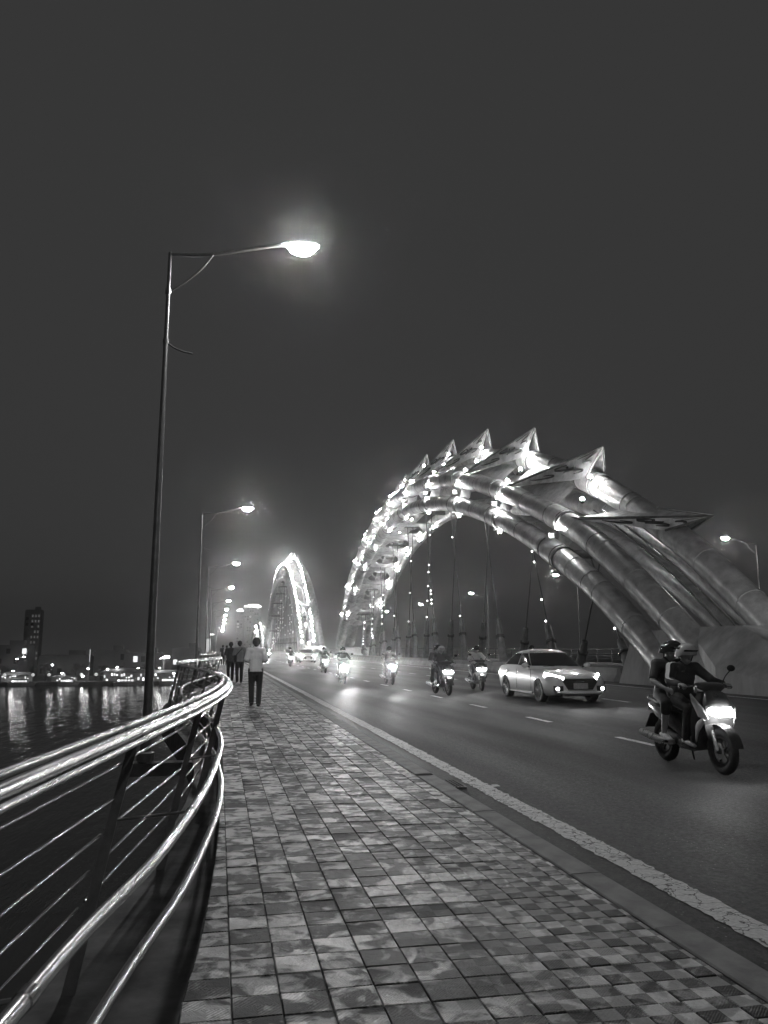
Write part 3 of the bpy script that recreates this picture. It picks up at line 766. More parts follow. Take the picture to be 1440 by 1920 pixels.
def figure(root, J, voxel=.011, shirt='shirt_white', trousers='trousers', shoe='shoe', hair='hair', sleeve=.6, helmet=None, grip=True, legcut=1., hairlen=0, female=0):
    """one continuous body from joints J, clothes and hair as children. J: pelvis chest neck head(centre) face(dir)
       per side s in 'lr': sh el wr hn hp kn an to"""
    V = Vector; pel, ch, nk, hd = (V(J[k]) for k in ('pelvis', 'chest', 'neck', 'head')); fd = V(J['face']).normalized()
    side = (V(J['shr']) - V(J['shl'])).normalized(); up = (hd - nk).normalized()
    body, sh, tr = MB(), MB(), MB()
    mid = pel.lerp(ch, .5); wd = tuple(side)
    def torso(m, e):
        capsule(m, pel, .145 + e, mid, .13 + e, .72, wd, cut0=e > 0); capsule(m, mid, .13 + e, ch, .155 + e, .68, wd)
        capsule(m, ch, .15 + e, nk - up * .05, .085 + e, .7, wd)
        for s in 'lr': capsule(m, ch.lerp(nk, .55), .075 + e, J['sh' + s], .062 + e)
    torso(body, 0); torso(sh, .018)
    if J.get('hem', True): capsule(sh, pel - (ch - pel).normalized() * .09, .182, mid, .155, .78, wd, cut0=True)
    capsule(body, nk - up * .06, .055, hd, .05)
    capsule(body, hd + up * .025, .088, hd + up * .04 - fd * .012, .092, 1.08, wd)            # skull
    capsule(body, hd - up * .055 + fd * .02, .062, hd - up * .08 + fd * .045, .045, 1, wd)        # jaw
    capsule(body, hd + fd * .085 + up * .02, .012, hd + fd * .108 - up * .018, .016)              # nose
    for q in (-1, 1):
        capsule(body, hd + side * .088 * q + up * .02, .02, hd + side * .09 * q - up * .025, .014)
        capsule(body, hd + fd * .078 + side * .033 * q + up * .042, .014, hd + fd * .074 + side * .055 * q + up * .04, .012)  # brows
    for s in 'lr':
        a, b, c = V(J['sh' + s]), V(J['el' + s]), V(J['wr' + s]); h = V(J['hn' + s])
        capsule(body, a, .054, b, .04); capsule(body, b, .041, c, .026)
        capsule(sh, a, .074, a.lerp(b, min(1, sleeve * 1.6)), .064 if sleeve < 1 else .056, cut1=sleeve < 1)
        if sleeve >= 1: capsule(sh, b, .056, b.lerp(c, .94), .042)
        # hand: palm, four fingers of different length, thumb off the side of the palm
        ax = (h - c).normalized(); q = V(J.get('bar' + s, side)); q = (q - ax * q.dot(ax)).normalized(); pn = ax.cross(q)
        cl = V(J.get('curl', (0, 0, -1))); cl = (cl - ax * cl.dot(ax)); cl = cl.normalized() if cl.length > .1 else pn
        capsule(body, c, .027, h, .036, .55, tuple(q))
        for i, (o_, l_) in enumerate(((-.03, .06), (-.01, .07), (.011, .066), (.031, .05))):
            k0 = h + q * o_ + ax * .02; k1 = k0 + ax * l_ * .5 + cl * .012; k2 = k1 + (cl * .9 - ax * (.35 if grip else -.5)).normalized() * l_ * .6
            capsule(body, k0, .0105, k1, .0095, n=8); capsule(body, k1, .0095, k2, .008, n=8)
        sg_ = -1 if s == 'l' else 1
        t0 = h - ax * .035 - q * .03 * sg_; t1 = t0 - q * .028 * sg_ + ax * .03 + cl * .02; capsule(body, t0, .014, t1, .011, n=8); capsule(body, t1, .011, t1 + ax * .03 + cl * .014, .009, n=8)
        # legs
        hp, kn, an, to = (V(J[k + s]) for k in ('hp', 'kn', 'an', 'to'))
        capsule(body, hp, .085, kn, .056); capsule(body, kn, .055, kn.lerp(an, .35), .054); capsule(body, kn.lerp(an, .35), .054, an, .036)
        f = (to - an); f.z = 0; f.normalize()
        capsule(body, an - f * .04 + V((0, 0, -.035)), .036, to, .032, .8)
        capsule(tr, hp, .104, kn, .074); capsule(tr, kn, .074, kn.lerp(an, .97 * legcut), .062 if legcut == 1 else .07)
        so = MB(); capsule(so, an - f * .045 + V((0, 0, -.03)), .046, to + f * .01, .04, .8)
        link('shoe', remesh(so, 'shoe', shoe, voxel * 1.2, 2), root)
    capsule(tr, pel + (ch - pel).normalized() * .03, .15, (V(J['hpl']) + V(J['hpr'])) / 2, .15, .78, wd, cut0=True)
    link('body', remesh(body, 'body', 'skin', voxel), root)
    link('shirt', remesh(sh, 'shirt', shirt, voxel * 1.3, 3), root); link('trousers', remesh(tr, 'trousers', trousers, voxel * 1.3, 3), root)
    e = MB()
    for q in (-1, 1): e.ball(hd + fd * .083 + side * .034 * q + up * .022, .011, 8, 6)
    e.build('eyes', 'hair', root, True)
    MB().tube([hd + fd * .087 + side * .022 - up * .052, hd + fd * .094 - up * .054, hd + fd * .087 - side * .022 - up * .052], .005, 6).build('mouth', 'orn', root, True)
    if helmet:
        n = 18; rows = []
        for k in range(8):
            ph = math.pi * .5 * k / 7 * 1.12; row = []
            for j in range(n + 1):
                th = 2 * math.pi * j / n; d = fd * math.cos(th) * 1.12 + side * math.sin(th)
                low = ph + (.22 if k == 7 and math.cos(th) < .2 else 0)
                row.append(hd + up * (.03 + .135 * math.cos(low)) + d * (.128 * math.sin(min(low, 1.75))))
            rows.append(row)
        hm = MB().grid(rows).build('helmet', helmet, root, True)
        MB().grid([[hd + up * (.05 + .012 * k) + (fd * math.cos(t) * (1.12 + .1 * k) + side * math.sin(t) * (1 + .02 * k)) * .13 for t in [-.9 + 1.8 * i / 8 for i in range(9)]] for k in (0, 1, 2)]).build('peak', 'helmet_dark', hm, True)
        st_ = MB()
        for q in (-1, 1): st_.tube([hd + side * .115 * q + up * .03, hd + side * .085 * q - up * .08 + fd * .01, hd - up * .125 + fd * .03], .008, 6)
        st_.build('chin_strap', 'plastic', hm, True)
        band = MB().grid([[hd + up * (.03 + .137 * math.cos(a)) + (fd * math.cos(t) * 1.12 + side * math.sin(t)) * (.1305 * math.sin(a)) for t in [math.pi * (.45 + 1.1 * i / 12) for i in range(13)]] for a in (1.0, 1.2)])
        band.build('helmet_band', 'helmet_white' if helmet == 'helmet_dark' else 'helmet_dark', hm, True)
    else:
        hr = MB(); capsule(hr, hd + up * .035 - fd * .02, .103, hd + up * .055 - fd * .02, .1, 1.05, wd)
        capsule(hr, hd - fd * .045, .078, hd - fd * .05 - up * (.045 + hairlen), .06, 1, wd)
        hm = remesh(hr, 'hair', hair, voxel * 1.2, 2); link('hair', hm, root)

def walker(label, loc, rz=0, h=1.65, arms='front', step=.16, lean=.03, **kw):
    t = thing('person', label, 'person', loc, rz, 'people walking away along the walkway')
    k = h / 1.7; f = 1
    J = dict(pelvis=(0, 0, .95), chest=(0, lean, 1.25), neck=(0, lean + .01, 1.45), head=(0, lean + .045, 1.575), face=(0, 1, -.15))
    for s, x in (('l', -1), ('r', 1)):
        st = step * (1 if s == 'r' else -1)
        J['sh' + s] = (.17 * x, lean, 1.395)
        if arms == 'front': J['el' + s] = (.25 * x, -.03, 1.13); J['wr' + s] = (.15 * x, .2, 1.1); J['hn' + s] = (.09 * x, .27, 1.13)
        elif arms == 'hang': J['el' + s] = (.235 * x, -.02 - .3 * st, 1.12); J['wr' + s] = (.24 * x, .05 - .6 * st, .88); J['hn' + s] = (.24 * x, .07 - .65 * st, .79)
        J['bar' + s] = (0, 1, 0) if arms == 'hang' else (0, 0, 1)
        J['hp' + s] = (.09 * x, 0, .9); J['kn' + s] = (.095 * x, st * .55 + .05, .5 + abs(st) * .08)
        J['an' + s] = (.085 * x, st - (.0 if st > 0 else .04), .085 if st > 0 else .13); J['to' + s] = (.1 * x, st + .15, .04 if st > 0 else .05)
    for q, v in J.items():
        if q not in ('face',) and not q.startswith('bar'): J[q] = Vector(v) * k
    figure(t, J, **kw); return t
p1 = walker('walker nearest the camera in a loose pale shirt and dark trousers, seen from behind', (.91, 19.97, 0), R(-3), 1.66, step=.07, sleeve=.75)
p2 = walker('walker in grey shirt with dark bag at the hip, second on the walkway', (.86, 33.4, 0), R(4), 1.7, 'front', .05, shirt='shirt_grey', voxel=.013, sleeve=.8)
bg = MB(); bg.box((-.2, -.06, .98), (.12, .26, .3)); bgo = bg.build('shoulder_bag', 'bag', p2)
MB().tube(cat([(.1, -.02, 1.42), (-.02, -.15, 1.3), (-.18, -.12, 1.1)], 5), .014, 6).build('strap', 'bag', bgo, True)
walker('dark haired walker close beside the grey shirt, partly hidden behind it', (.52, 34.9, 0), R(0), 1.66, 'hang', .1, shirt='shirt_dark', voxel=.014)
walker('far walker in a pale top beyond the grey shirted one', (.66, 66.8, 0), R(0), 1.62, 'hang', .12, shirt='shirt_white', voxel=.02, hairlen=.08)
walker('far walker in dark clothes by the railing', (.36, 68.6, 0), R(0), 1.66, 'hang', .12, shirt='shirt_dark', voxel=.02)
wk = bpy.data.objects['person']

# ------------------------------------------------------------------ scooters
def ringpts(y, z, hw_, hh, n=14, p=2.6, tilt=0):
    out = []
    for j in range(n):
        a = 2 * math.pi * j / n; c, s = math.cos(a), math.sin(a)
        x = hw_ * abs(c) ** (2 / p) * (1 if c > 0 else -1); zz = hh * abs(s) ** (2 / p) * (1 if s > 0 else -1)
        out.append(Vector((x, y - zz * tilt, z + zz)))
    return out
def build_scooter(panel='dark_panel', accent='dark_panel'):
    """forward is -y, wheels touch z = 0"""
    t = thing('scooter', 'x', 'scooter')
    for y, wd in ((-.64, .045), (.62, .055)):
        w_ = MB().lathe([(-wd * .5, .17), (-wd * .95, .2), (-wd, .24), (-wd * .6, .275), (0, .285), (wd * .6, .275), (wd, .24), (wd * .95, .2), (wd * .5, .17)], (0, y, .285), 'x', 24).build('wheel', 'rubber', t, True)
        rm = MB().lathe([(-.03, .175), (-.03, .15), (.03, .15), (.03, .175)], (0, y, .285), 'x', 24)
        for q in range(5):
            a = 2 * math.pi * q / 5; rm.tube([(0, y + .03 * math.cos(a), .285 + .03 * math.sin(a)), (0, y + .16 * math.cos(a + .15), .285 + .16 * math.sin(a + .15))], .014, 6)
        rm.lathe([(-.05, .0), (-.05, .04), (.05, .04), (.05, 0)], (0, y, .285), 'x', 12); rm.build('rim', 'plastic', w_, True)
    MB().lathe([(-.002, .055), (-.002, .1), (.002, .1), (.002, .055)], (-.05, -.64, .285), 'x', 20).build('brake_disc', 'chrome', t)
    for s in (-1, 1): MB().tube([(.075 * s, -.64, .285), (.075 * s, -.56, .5), (.06 * s, -.47, .72)], .022, 8).build('fork', 'alloy', t, True)
    fd = MB().grid([[(x, -.64 + (.315 + .01 * (1 - (x / .07) ** 2)) * math.cos(a), .285 + (.315 + .02 * (1 - (x / .07) ** 2)) * math.sin(a)) for x in (-.075, -.05, 0, .05, .075)] for a in [R(20 + 150 * k / 10) for k in range(11)]])
    fd.build('front_fender', panel, t, True)
    # front cowl: from nose down to the leg shield
    MB().loft([ringpts(-.52, .40, .1, .05, tilt=.2), ringpts(-.56, .5, .16, .07), ringpts(-.6, .62, .2, .1, tilt=.3), ringpts(-.62, .76, .21, .1, tilt=.4), ringpts(-.55, .9, .17, .08, tilt=.6), ringpts(-.47, .99, .1, .04)]).build('front_cowl', panel, t, True)
    # leg shield behind the wheel, curving into the floor
    rows = []
    for y, z, hw_ in ((-.40, .98, .14), (-.42, .85, .22), (-.40, .7, .25), (-.36, .55, .24), (-.32, .42, .21), (-.24, .32, .18), (-.05, .28, .17), (.15, .29, .16)):
        rows.append([Vector((hw_ * u, y - .05 * (1 - u * u) * (1 if z > .35 else 0), z + (.0))) for u in (-1, -.75, -.4, 0, .4, .75, 1)])
    MB().grid(rows).build('leg_shield', 'plastic', t, True)
    MB().loft([ringpts(-.4, .5, .16, .16, tilt=.3), ringpts(-.3, .4, .17, .14), ringpts(-.1, .3, .16, .08), ringpts(.1, .3, .15, .08)]).build('belly_fairing', panel, t, True)
    # white side wings beside the headlight
    for s in (-1, 1):
        MB().prism([(s * .19, -.665, .66), (s * .235, -.62, .79), (s * .25, -.4, .95), (s * .225, -.38, .86), (s * .215, -.5, .68)], (s * -.015, 0, .012)).build('side_wing', accent, t)
        MB().tube(cat([(s * .205, -.6, .66), (s * .225, -.5, .56), (s * .205, -.43, .46), (s * .17, -.36, .37)], 4), [.02, .03, .036, .04, .042, .042, .04, .038, .034, .03, .026, .02, .012], 8, sx=.5, sy=1.2).build('lower_wing', accent, t, True)
        MB().loft([ringpts(-.70, .74, .015, .012), ringpts(-.66, .745, .03, .025), ringpts(-.6, .76, .03, .028)]).build('indicator_pod', 'plastic', t)
    # headlight pair: swept lens
    for s in (-1, 1):
        l = MB(); poly = [(s * .012, -.735, .70), (s * .012, -.725, .765), (s * .1, -.69, .80), (s * .185, -.62, .80), (s * .16, -.68, .72), (s * .09, -.73, .69)]
        l.prism(poly, (0, .03, 0)); l.build('headlight', 'headlight', t)
    # headstock, handlebar cover, grips, mirrors
    MB().loft([ringpts(-.52, 1.0, .12, .03, tilt=.3), ringpts(-.49, 1.04, .2, .035, tilt=.3), ringpts(-.42, 1.07, .2, .03), ringpts(-.36, 1.05, .12, .02)]).build('handlebar_cover', panel, t, True)
    MB().tube(cat([(-.36, -.36, 1.03), (-.24, -.4, 1.05), (0, -.42, 1.06), (.24, -.4, 1.05), (.36, -.36, 1.03)], 4), .013, 8).build('handlebar', 'chrome', t, True)
    for s in (-1, 1):
        MB().tube([(s * .24, -.4, 1.05), (s * .37, -.355, 1.028)], .02, 10).build('grip', 'rubber', t, True)
        MB().tube([(s * .22, -.44, 1.05), (s * .34, -.43, 1.035)], .007, 6).build('brake_lever', 'chrome', t, True)
        mr = MB().tube(cat([(s * .2, -.42, 1.07), (s * .25, -.43, 1.17), (s * .33, -.42, 1.24)], 4), .007, 6).build('mirror_stem', 'plastic', t, True)
        MB().ball((s * .35, -.415, 1.27), .06, 12, 8, (1, .28, .7)).build('mirror', 'plastic', mr, True)
    # rear body, seat, tail
    MB().loft([ringpts(.02, .40, .12, .09), ringpts(.12, .52, .15, .14), ringpts(.35, .60, .165, .13), ringpts(.62, .66, .15, .1), ringpts(.85, .72, .1, .06), ringpts(.95, .75, .05, .03)]).build('rear_cowl', panel, t, True)
    MB().loft([ringpts(-.02, .70, .08, .03), ringpts(.06, .73, .135, .05), ringpts(.3, .745, .15, .05), ringpts(.42, .775, .14, .05), ringpts(.68, .8, .12, .04), ringpts(.8, .8, .07, .02)]).build('seat', 'rubber', t, True)
    MB().loft([ringpts(-.05, .3, .14, .05), ringpts(.15, .33, .13, .09), ringpts(.45, .36, .12, .09), ringpts(.66, .33, .08, .06)]).build('engine_case', 'plastic', t, True)
    MB().tube([(-.14, .2, .3), (-.17, .5, .3), (-.18, .95, .36)], [.03, .055, .05], 12).build('exhaust', 'alloy', t, True)
    MB().tube(cat([(.13, .55, .78), (.14, .8, .84), (0, .95, .86), (-.14, .8, .84), (-.13, .55, .78)], 4), .013, 8).build('grab_rail', 'alloy', t, True)
    MB().box((0, .93, .69), (.14, .05, .06)).build('tail_light', 'grey_panel', t)
    MB().prism([(-.08, .86, .62), (.08, .86, .62), (.09, 1.0, .42), (-.09, 1.0, .42)], (0, .012, .004)).build('rear_mudguard', 'plastic', t)
    for s in (-1, 1): MB().tube([(s * .14, .28, .3), (s * .24, .3, .3)], .016, 8).build('foot_peg', 'rubber', t, True)
    MB().tube([(.1, .18, .22), (.2, .3, .06)], .012, 6).build('side_stand', 'plastic', t)
    return t
def rider_joints(pass_=False, lean=0):
    if not pass_:
        J = dict(pelvis=(0, .2, .89), chest=(0, .13, 1.14), neck=(0, .07, 1.32), head=(0, .03, 1.435), face=(.1, -1, -.05), curl=(0, .2, -1))
        for s, x in (('l', 1), ('r', -1)):
            J.update({'sh' + s: (.175 * x, .1, 1.265), 'el' + s: (.31 * x, -.06, 1.1), 'wr' + s: (.315 * x, -.28, 1.07), 'hn' + s: (.315 * x, -.36, 1.065), 'bar' + s: (1, 0, 0),
                      'hp' + s: (.1 * x, .16, .86), 'kn' + s: (.17 * x, -.24, .78), 'an' + s: (.14 * x, -.1, .38), 'to' + s: (.15 * x, -.26, .315)})
    else:
        J = dict(pelvis=(0, .56, .93), chest=(0, .5, 1.18), neck=(0, .46, 1.36), head=(.02, .425, 1.475), face=(.25, -1, -.1), curl=(0, -.2, -1))
        for s, x in (('l', 1), ('r', -1)):
            J.update({'sh' + s: (.17 * x, .48, 1.305), 'el' + s: (.27 * x, .42, 1.08), 'wr' + s: (.23 * x, .22, 1.0), 'hn' + s: (.19 * x, .15, .97), 'bar' + s: (0, 0, 1),
                      'hp' + s: (.11 * x, .5, .9), 'kn' + s: (.26 * x, .14, .8), 'an' + s: (.23 * x, .28, .42), 'to' + s: (.25 * x, .12, .345)})
    return J
def rider(label, loc, rz=0, pass_=False, group='riders on the scooters', **kw):
    t = thing('person', label, 'person', loc, rz, group); figure(t, rider_joints(pass_), **kw); return t

sA = build_scooter('dark_panel', 'white_panel'); sB = build_scooter('dark_panel', 'dark_panel'); sC = build_scooter('grey_panel', 'grey_panel')
def headspot(sct, e): add_spot('headlight_beam', sct, (0, -.76, .75), (0, -14, 1.5), e * 5.5, 34, 1., .06)
rA = rider('front rider in a dark jacket with white sleeve stripe, steering the large nearest scooter', (0, 0, 0), helmet='helmet_white', shirt='shirt_dark', sleeve=1, voxel=.009, shoe='shoe_white')
for sd in (-1, 1):
    a, b = Vector((.175 * sd, .1, 1.265)), Vector((.31 * sd, -.06, 1.1)); o_ = Vector((.045 * sd, -.02, .05)); w_ = Vector((-.012 * sd, -.028, .0))
    path = cat([a + o_ + Vector((-.07 * sd, 0, .03)), a + o_ * 1.15, a.lerp(b, .5) + o_ * 1.1, b + o_ * .95, b.lerp(Vector((.315 * sd, -.28, 1.07)), .5) + o_ * .75], 4)
    MB().grid([[p + w_ * u for u in (-1, 0, 1)] for p in path]).build('sleeve_stripe', 'shirt_white', rA, True)
rAp = rider('passenger in a dark top behind the rider on the large nearest scooter', (0, 0, 0), pass_=True, helmet='helmet_dark', shirt='shirt_dark', trousers='trousers', legcut=.25, sleeve=.55, voxel=.01, shoe='shoe_white')
rB = rider('x', (0, 0, 0), helmet='helmet_white', shirt='shirt_dark', voxel=.013, sleeve=1)
rBp = rider('x', (0, 0, 0), pass_=True, helmet='helmet_dark', shirt='shirt_dark', voxel=.013)
rC = rider('x', (0, 0, 0), helmet='helmet_dark', shirt='shirt_white', voxel=.013, sleeve=.8)
rD = rider('x', (0, 0, 0), helmet='helmet_dark', shirt='shirt_dark', voxel=.014, sleeve=1)
# (x, y, turn, scooter, riders, beam, scooter label, rider labels)
spots = [
 (6.08, 9.6, 0, sA, [rA, rAp], 6, 'large dark scooter with white front wings carrying two riders, nearest the camera', None),
 (7.25, 25.7, 4, sB, [rB, rBp], 190, 'dark scooter with two riders, running just behind the white-shirted rider\'s scooter', ['rider in white helmet on the two-up scooter left of the white shirt', 'dark passenger behind the white helmet on the two-up scooter']),
 (9.2, 27.9, -4, sB, [rC], 40, 'dark scooter beside the white car\'s rear wheel', ['rider in a white shirt and dark helmet beside the white car']),
 (7.08, 33.2, 0, sB, [rD], 330, 'scooter with glaring headlight alone in front of the pale barrier', ['dark rider hidden behind the glare in front of the pale barrier']),
 (5.35, 34.9, 0, sC, [rD], 330, 'grey scooter with the widest headlight glare, nearest the kerb lane', ['dark rider behind the widest headlight glare']),
 (6.4, 49.5, 3, sB, [rD], 100, 'scooter with a small square headlight under the tall middle arch\'s foot', ['dark rider below the foot of the tall middle arch']),
 (5.85, 67, 0, sB, [rD], 120, 'small far scooter in the kerb lane, farthest one still clear', ['rider on the small far scooter in the kerb lane']),
 (14.7, 36.2, 0, sB, [rD], 160, 'scooter half hidden behind the white car\'s wing mirror', ['dark rider showing above the white car\'s bonnet']),
 (8.6, 101, 0, sC, [rD], 170, 'distant scooter lost in a white glare beyond the far car', ['distant rider beyond the far car']),
 (5.4, 96, 0, sC, [rD], 150, 'distant scooter by the kerb with bright beam behind the nearest walker', ['distant rider by the kerb behind the nearest walker']),
 (7.2, 118, 0, sC, [rD], 170, 'most distant scooter between the two glaring ones', ['most distant rider between two glaring scooters'])]
used = set()
for x, y, tz, sct, riders, e, lab, rlabs in spots:
    o = sct if sct.name not in used else copy_tree(sct); used.add(sct.name)
    o.location = (x, y, road_z(x)); o.rotation_euler = (0, 0, R(tz)); o['label'] = lab; o['group'] = 'scooters riding towards the camera'
    headspot(o, e)
    for i, rr in enumerate(riders):
        q = rr if rr.name not in used else copy_tree(rr); used.add(rr.name)
        q.location = o.location; q.rotation_euler = o.rotation_euler
        if rlabs: q['label'] = rlabs[i]
for o in list(C.objects):       # copied beams are replaced by the copy's own one
    if o.type == 'LIGHT' and o.name.startswith('headlight_beam') and o.parent:
        sib = [c for c in o.parent.children if c.type == 'LIGHT']
        if len(sib) > 1 and sib.index(o) == 0: bpy.data.objects.remove(o)

# ------------------------------------------------------------------ saloon car
def build_car(label, loc, rz):
    t = thing('car', label, 'car', loc, rz, 'cars driving towards the camera')
    # lower body: stations along y, half-section points
    st = [(-2.2, .60, .30, .60, .66), (-2.16, .70, .27, .64, .70), (-2.05, .79, .22, .68, .745), (-1.85, .84, .19, .72, .80), (-1.5, .862, .18, .78, .87), (-1.1, .865, .18, .83, .93), (-.8, .865, .18, .86, .95), (-.2, .865, .18, .885, .96), (.5, .865, .18, .90, .97), (1.1, .865, .19, .92, .99), (1.5, .86, .2, .935, 1.01), (1.85, .835, .23, .93, 1.02), (2.05, .79, .28, .90, 1.0), (2.15, .72, .33, .86, .94), (2.2, .6, .4, .78, .86)]
    def sec(y, w_, zb, zs, zt):
        hpts = [(0, zb), (w_ * .55, zb), (w_ * .88, zb + .015), (w_ * .965, zb + .09), (w_ * .985, zb + (zs - zb) * .35), (w_, zb + (zs - zb) * .62), (w_ * .985, zb + (zs - zb) * .85), (w_ * .945, zs), (w_ * .86, zs + (zt - zs) * .45), (w_ * .6, zt - (zt - zs) * .12), (w_ * .3, zt - .004), (0, zt)]
        return [Vector((x, y, z)) for x, z in hpts]
    secs = [sec(*q) for q in st]
    # denser along y
    ns = len(secs[0]); dense = list(zip(*[cat([s[i] for s in secs], 4) for i in range(ns)]))
    mb = MB(); rings = [list(d) + [Vector((-p.x, p.y, p.z)) for p in reversed(d[1:-1])] for d in dense]
    mb.loft(rings)
    me = mb.mesh('body', 'carpaint', True); bo = bpy.data.objects.new('tmpbody', me); C.objects.link(bo)
    cut = MB()
    for y in (-1.3, 1.3):
        for s in (-1, 1): cut.lathe([(s * .5, 0.0001), (s * .5, .345), (s * 1.0, .345), (s * 1.0, .0001)], (0, y, .32), 'x', 32)
    cm = cut.mesh('cut', None); co = bpy.data.objects.new('cut', cm); C.objects.link(co)
    bm_ = bo.modifiers.new('b', 'BOOLEAN'); bm_.object = co; bm_.operation = 'DIFFERENCE'; bm_.solver = 'EXACT'
    dg_ = bpy.context.evaluated_depsgraph_get(); out = bpy.data.meshes.new_from_object(bo.evaluated_get(dg_)); out.name = 'body'
    for o in (bo, co): bpy.data.objects.remove(o)
    if len(out.polygons) < 50: out = me
    out.polygons.foreach_set('use_smooth', [True] * len(out.polygons)); out.set_sharp_from_angle(angle=R(40))
    link('body', out, t)
    # greenhouse: belt outline to roof outline
    nb = 40
    def outline(k, y0, y1, hw_, z, pw):
        a = 2 * math.pi * k / nb; c, s = math.cos(a), math.sin(a)
        return Vector((hw_ * abs(s) ** (2 / pw) * (1 if s > 0 else -1), (y0 + y1) / 2 - (y1 - y0) / 2 * abs(c) ** (2 / pw) * (1 if c > 0 else -1), z))
    lev = [(.90, -1.12, 2.08, .825, 5), (1.0, -.93, 1.95, .79, 4.6), (1.12, -.72, 1.7, .745, 4.4), (1.26, -.46, 1.38, .68, 4.2), (1.37, -.22, 1.08, .615, 4), (1.425, -.02, .82, .53, 3.6), (1.45, .12, .6, .40, 3), (1.46, .25, .45, .18, 2.5)]
    gh = [[outline(k, y0, y1, h_, z, pw) for k in range(nb)] for z, y0, y1, h_, pw in lev]
    MB().loft(gh).build('roof', 'carpaint', t, True)
    # glass: patches over the same surface, a little proud
    def surf(a, z):
        for (l0, l1) in zip(lev, lev[1:]):
            if z <= l1[0]:
                q = (z - l0[0]) / (l1[0] - l0[0]); m = [u + (v - u) * q for u, v in zip(l0, l1)]; break
        k = a / (2 * math.pi) * nb; p = outline(k, m[1], m[2], m[3], z, m[4]); c = Vector((0, (m[1] + m[2]) / 2, 1.0)); d = p - c; d.z = .35 * abs(d.x if abs(d.x) > .5 else d.y); d.normalize()
        return p + d * .008
    def at_y(y, z, s):       # angle on the side where the outline has this y
        best = min(((abs(surf(s * 2 * math.pi * i / 720, z).y - y), i) for i in range(30, 331)), key=lambda q: q[0]); return s * 2 * math.pi * best[1] / 720
    def pane(nm, fa, fb, z0, z1, n=12, m=5):
        rows = []
        for j in range(m + 1):
            z = z0 + (z1 - z0) * j / m; a0, a1 = fa(z), fb(z); rows.append([surf(a0 + (a1 - a0) * i / n, z) for i in range(n + 1)])
        return MB().grid(rows).build(nm, 'glass', t, True)
    def fx(xf, s=1):          # windscreen edge angle: x fraction of the half width
        return lambda z: s * math.asin(min(1, xf ** 2.2))
    pane('windscreen', fx(.93, -1), fx(.93), .985, 1.385, 16, 6)
    pane('rear_window', lambda z: math.pi - math.asin(.8), lambda z: math.pi + math.asin(.8), 1.06, 1.36)
    for s in (-1, 1):
        pane('side_window', lambda z: at_y(-.62 + (z - .97) * 1.55, z, s), lambda z: at_y(.30, z, s), .985, 1.34)
        pane('side_window', lambda z: at_y(.37, z, s), lambda z: at_y(1.5 - (z - .97) * 1.5, z, s), .995, 1.33)
        # mirror, handles, sill strip
        mr = MB().ball((s * .97, -.66, 1.0), .1, 12, 8, (1.1, .6, .68)).build('door_mirror', 'carpaint', t, True)
        MB().tube([(s * .82, -.64, .95), (s * .92, -.65, .98)], .025, 6).build('mirror_arm', 'plastic', mr)
        for y in (.12, 1.02):
            MB().tube([(s * .868, y, .80), (s * .885, y + .08, .805), (s * .868, y + .17, .81)], .013, 6).build('door_handle', 'chrome', t, True)
        MB().box((s * .845, 0, .235), (.05, 1.75, .05)).build('sill', 'plastic', t)
        for y in (-.78, .34, 1.16): MB().box((s * .858, y, .6), (.012, .01, .56)).build('door_seam', 'plastic', t)
        # swept headlight wrapping the corner
        hl = MB(); rows = []
        for i in range(7):
            u = i / 6; y = -2.175 + .5 * u ** 1.3; x = s * (.50 + .345 * u ** .75)
            rows.append([Vector((x, y - .02, .575 + .125 * u)), Vector((x - s * .01, y - .025 + .02 * u, .65 + .115 * u)), Vector((x - s * .05, y + .03, .715 + .11 * u))])
        hl.grid(rows).build('headlight', 'carlight', t, True)
        MB().box((s * .62, -2.17, .40), (.26, .07, .15)).build('fog_recess', 'plastic', t)
        MB().ball((s * .66, -2.2, .4), .06, 12, 8, (1, .4, .8)).build('fog_light', 'fog', t, True)
        add_spot('headlight_beam', t, (s * .62, -2.24, .68), (s * .62, -14, .2), 260, 50, 1., .08)
    # hexagonal grille with bars, plate, lower lip
    gr = MB().prism([(-.46, -2.225, .655), (.46, -2.225, .655), (.5, -2.22, .58), (.36, -2.225, .37), (-.36, -2.225, .37), (-.5, -2.22, .58)], (0, .05, 0)).build('grille', 'plastic', t)
    for k in range(6):
        z = .41 + .042 * k; hw_ = .38 + .1 * k / 6; MB().box((0, -2.232, z), (2 * hw_ - .06, .014, .01)).build('grille_bar', 'glass', gr)
    MB().tube([(-.46, -2.232, .66), (0, -2.245, .662), (.46, -2.232, .66)], .012, 6).build('grille_trim', 'chrome', gr, True)
    MB().box((0, -2.25, .475), (.42, .012, .15)).build('number_plate', 'plate', t)
    MB().loft([ringpts(-2.24, .30, .62, .035), ringpts(-2.2, .3, .7, .05), ringpts(-2.1, .3, .74, .05)]).build('bumper_lip', 'carpaint', t, True)
    MB().box((0, -2.2, .245), (1.1, .08, .05)).build('lower_intake', 'plastic', t)
    for s in (-1, 1): MB().tube([(s * .2, -1.0, .985), (s * .55, -1.02, .975)], .008, 6).build('wiper', 'plastic', t)
    MB().loft([ringpts(1.0, 1.44, .02, .01), ringpts(1.1, 1.47, .018, .03), ringpts(1.18, 1.45, .01, .01)]).build('antenna_fin', 'carpaint', t, True)
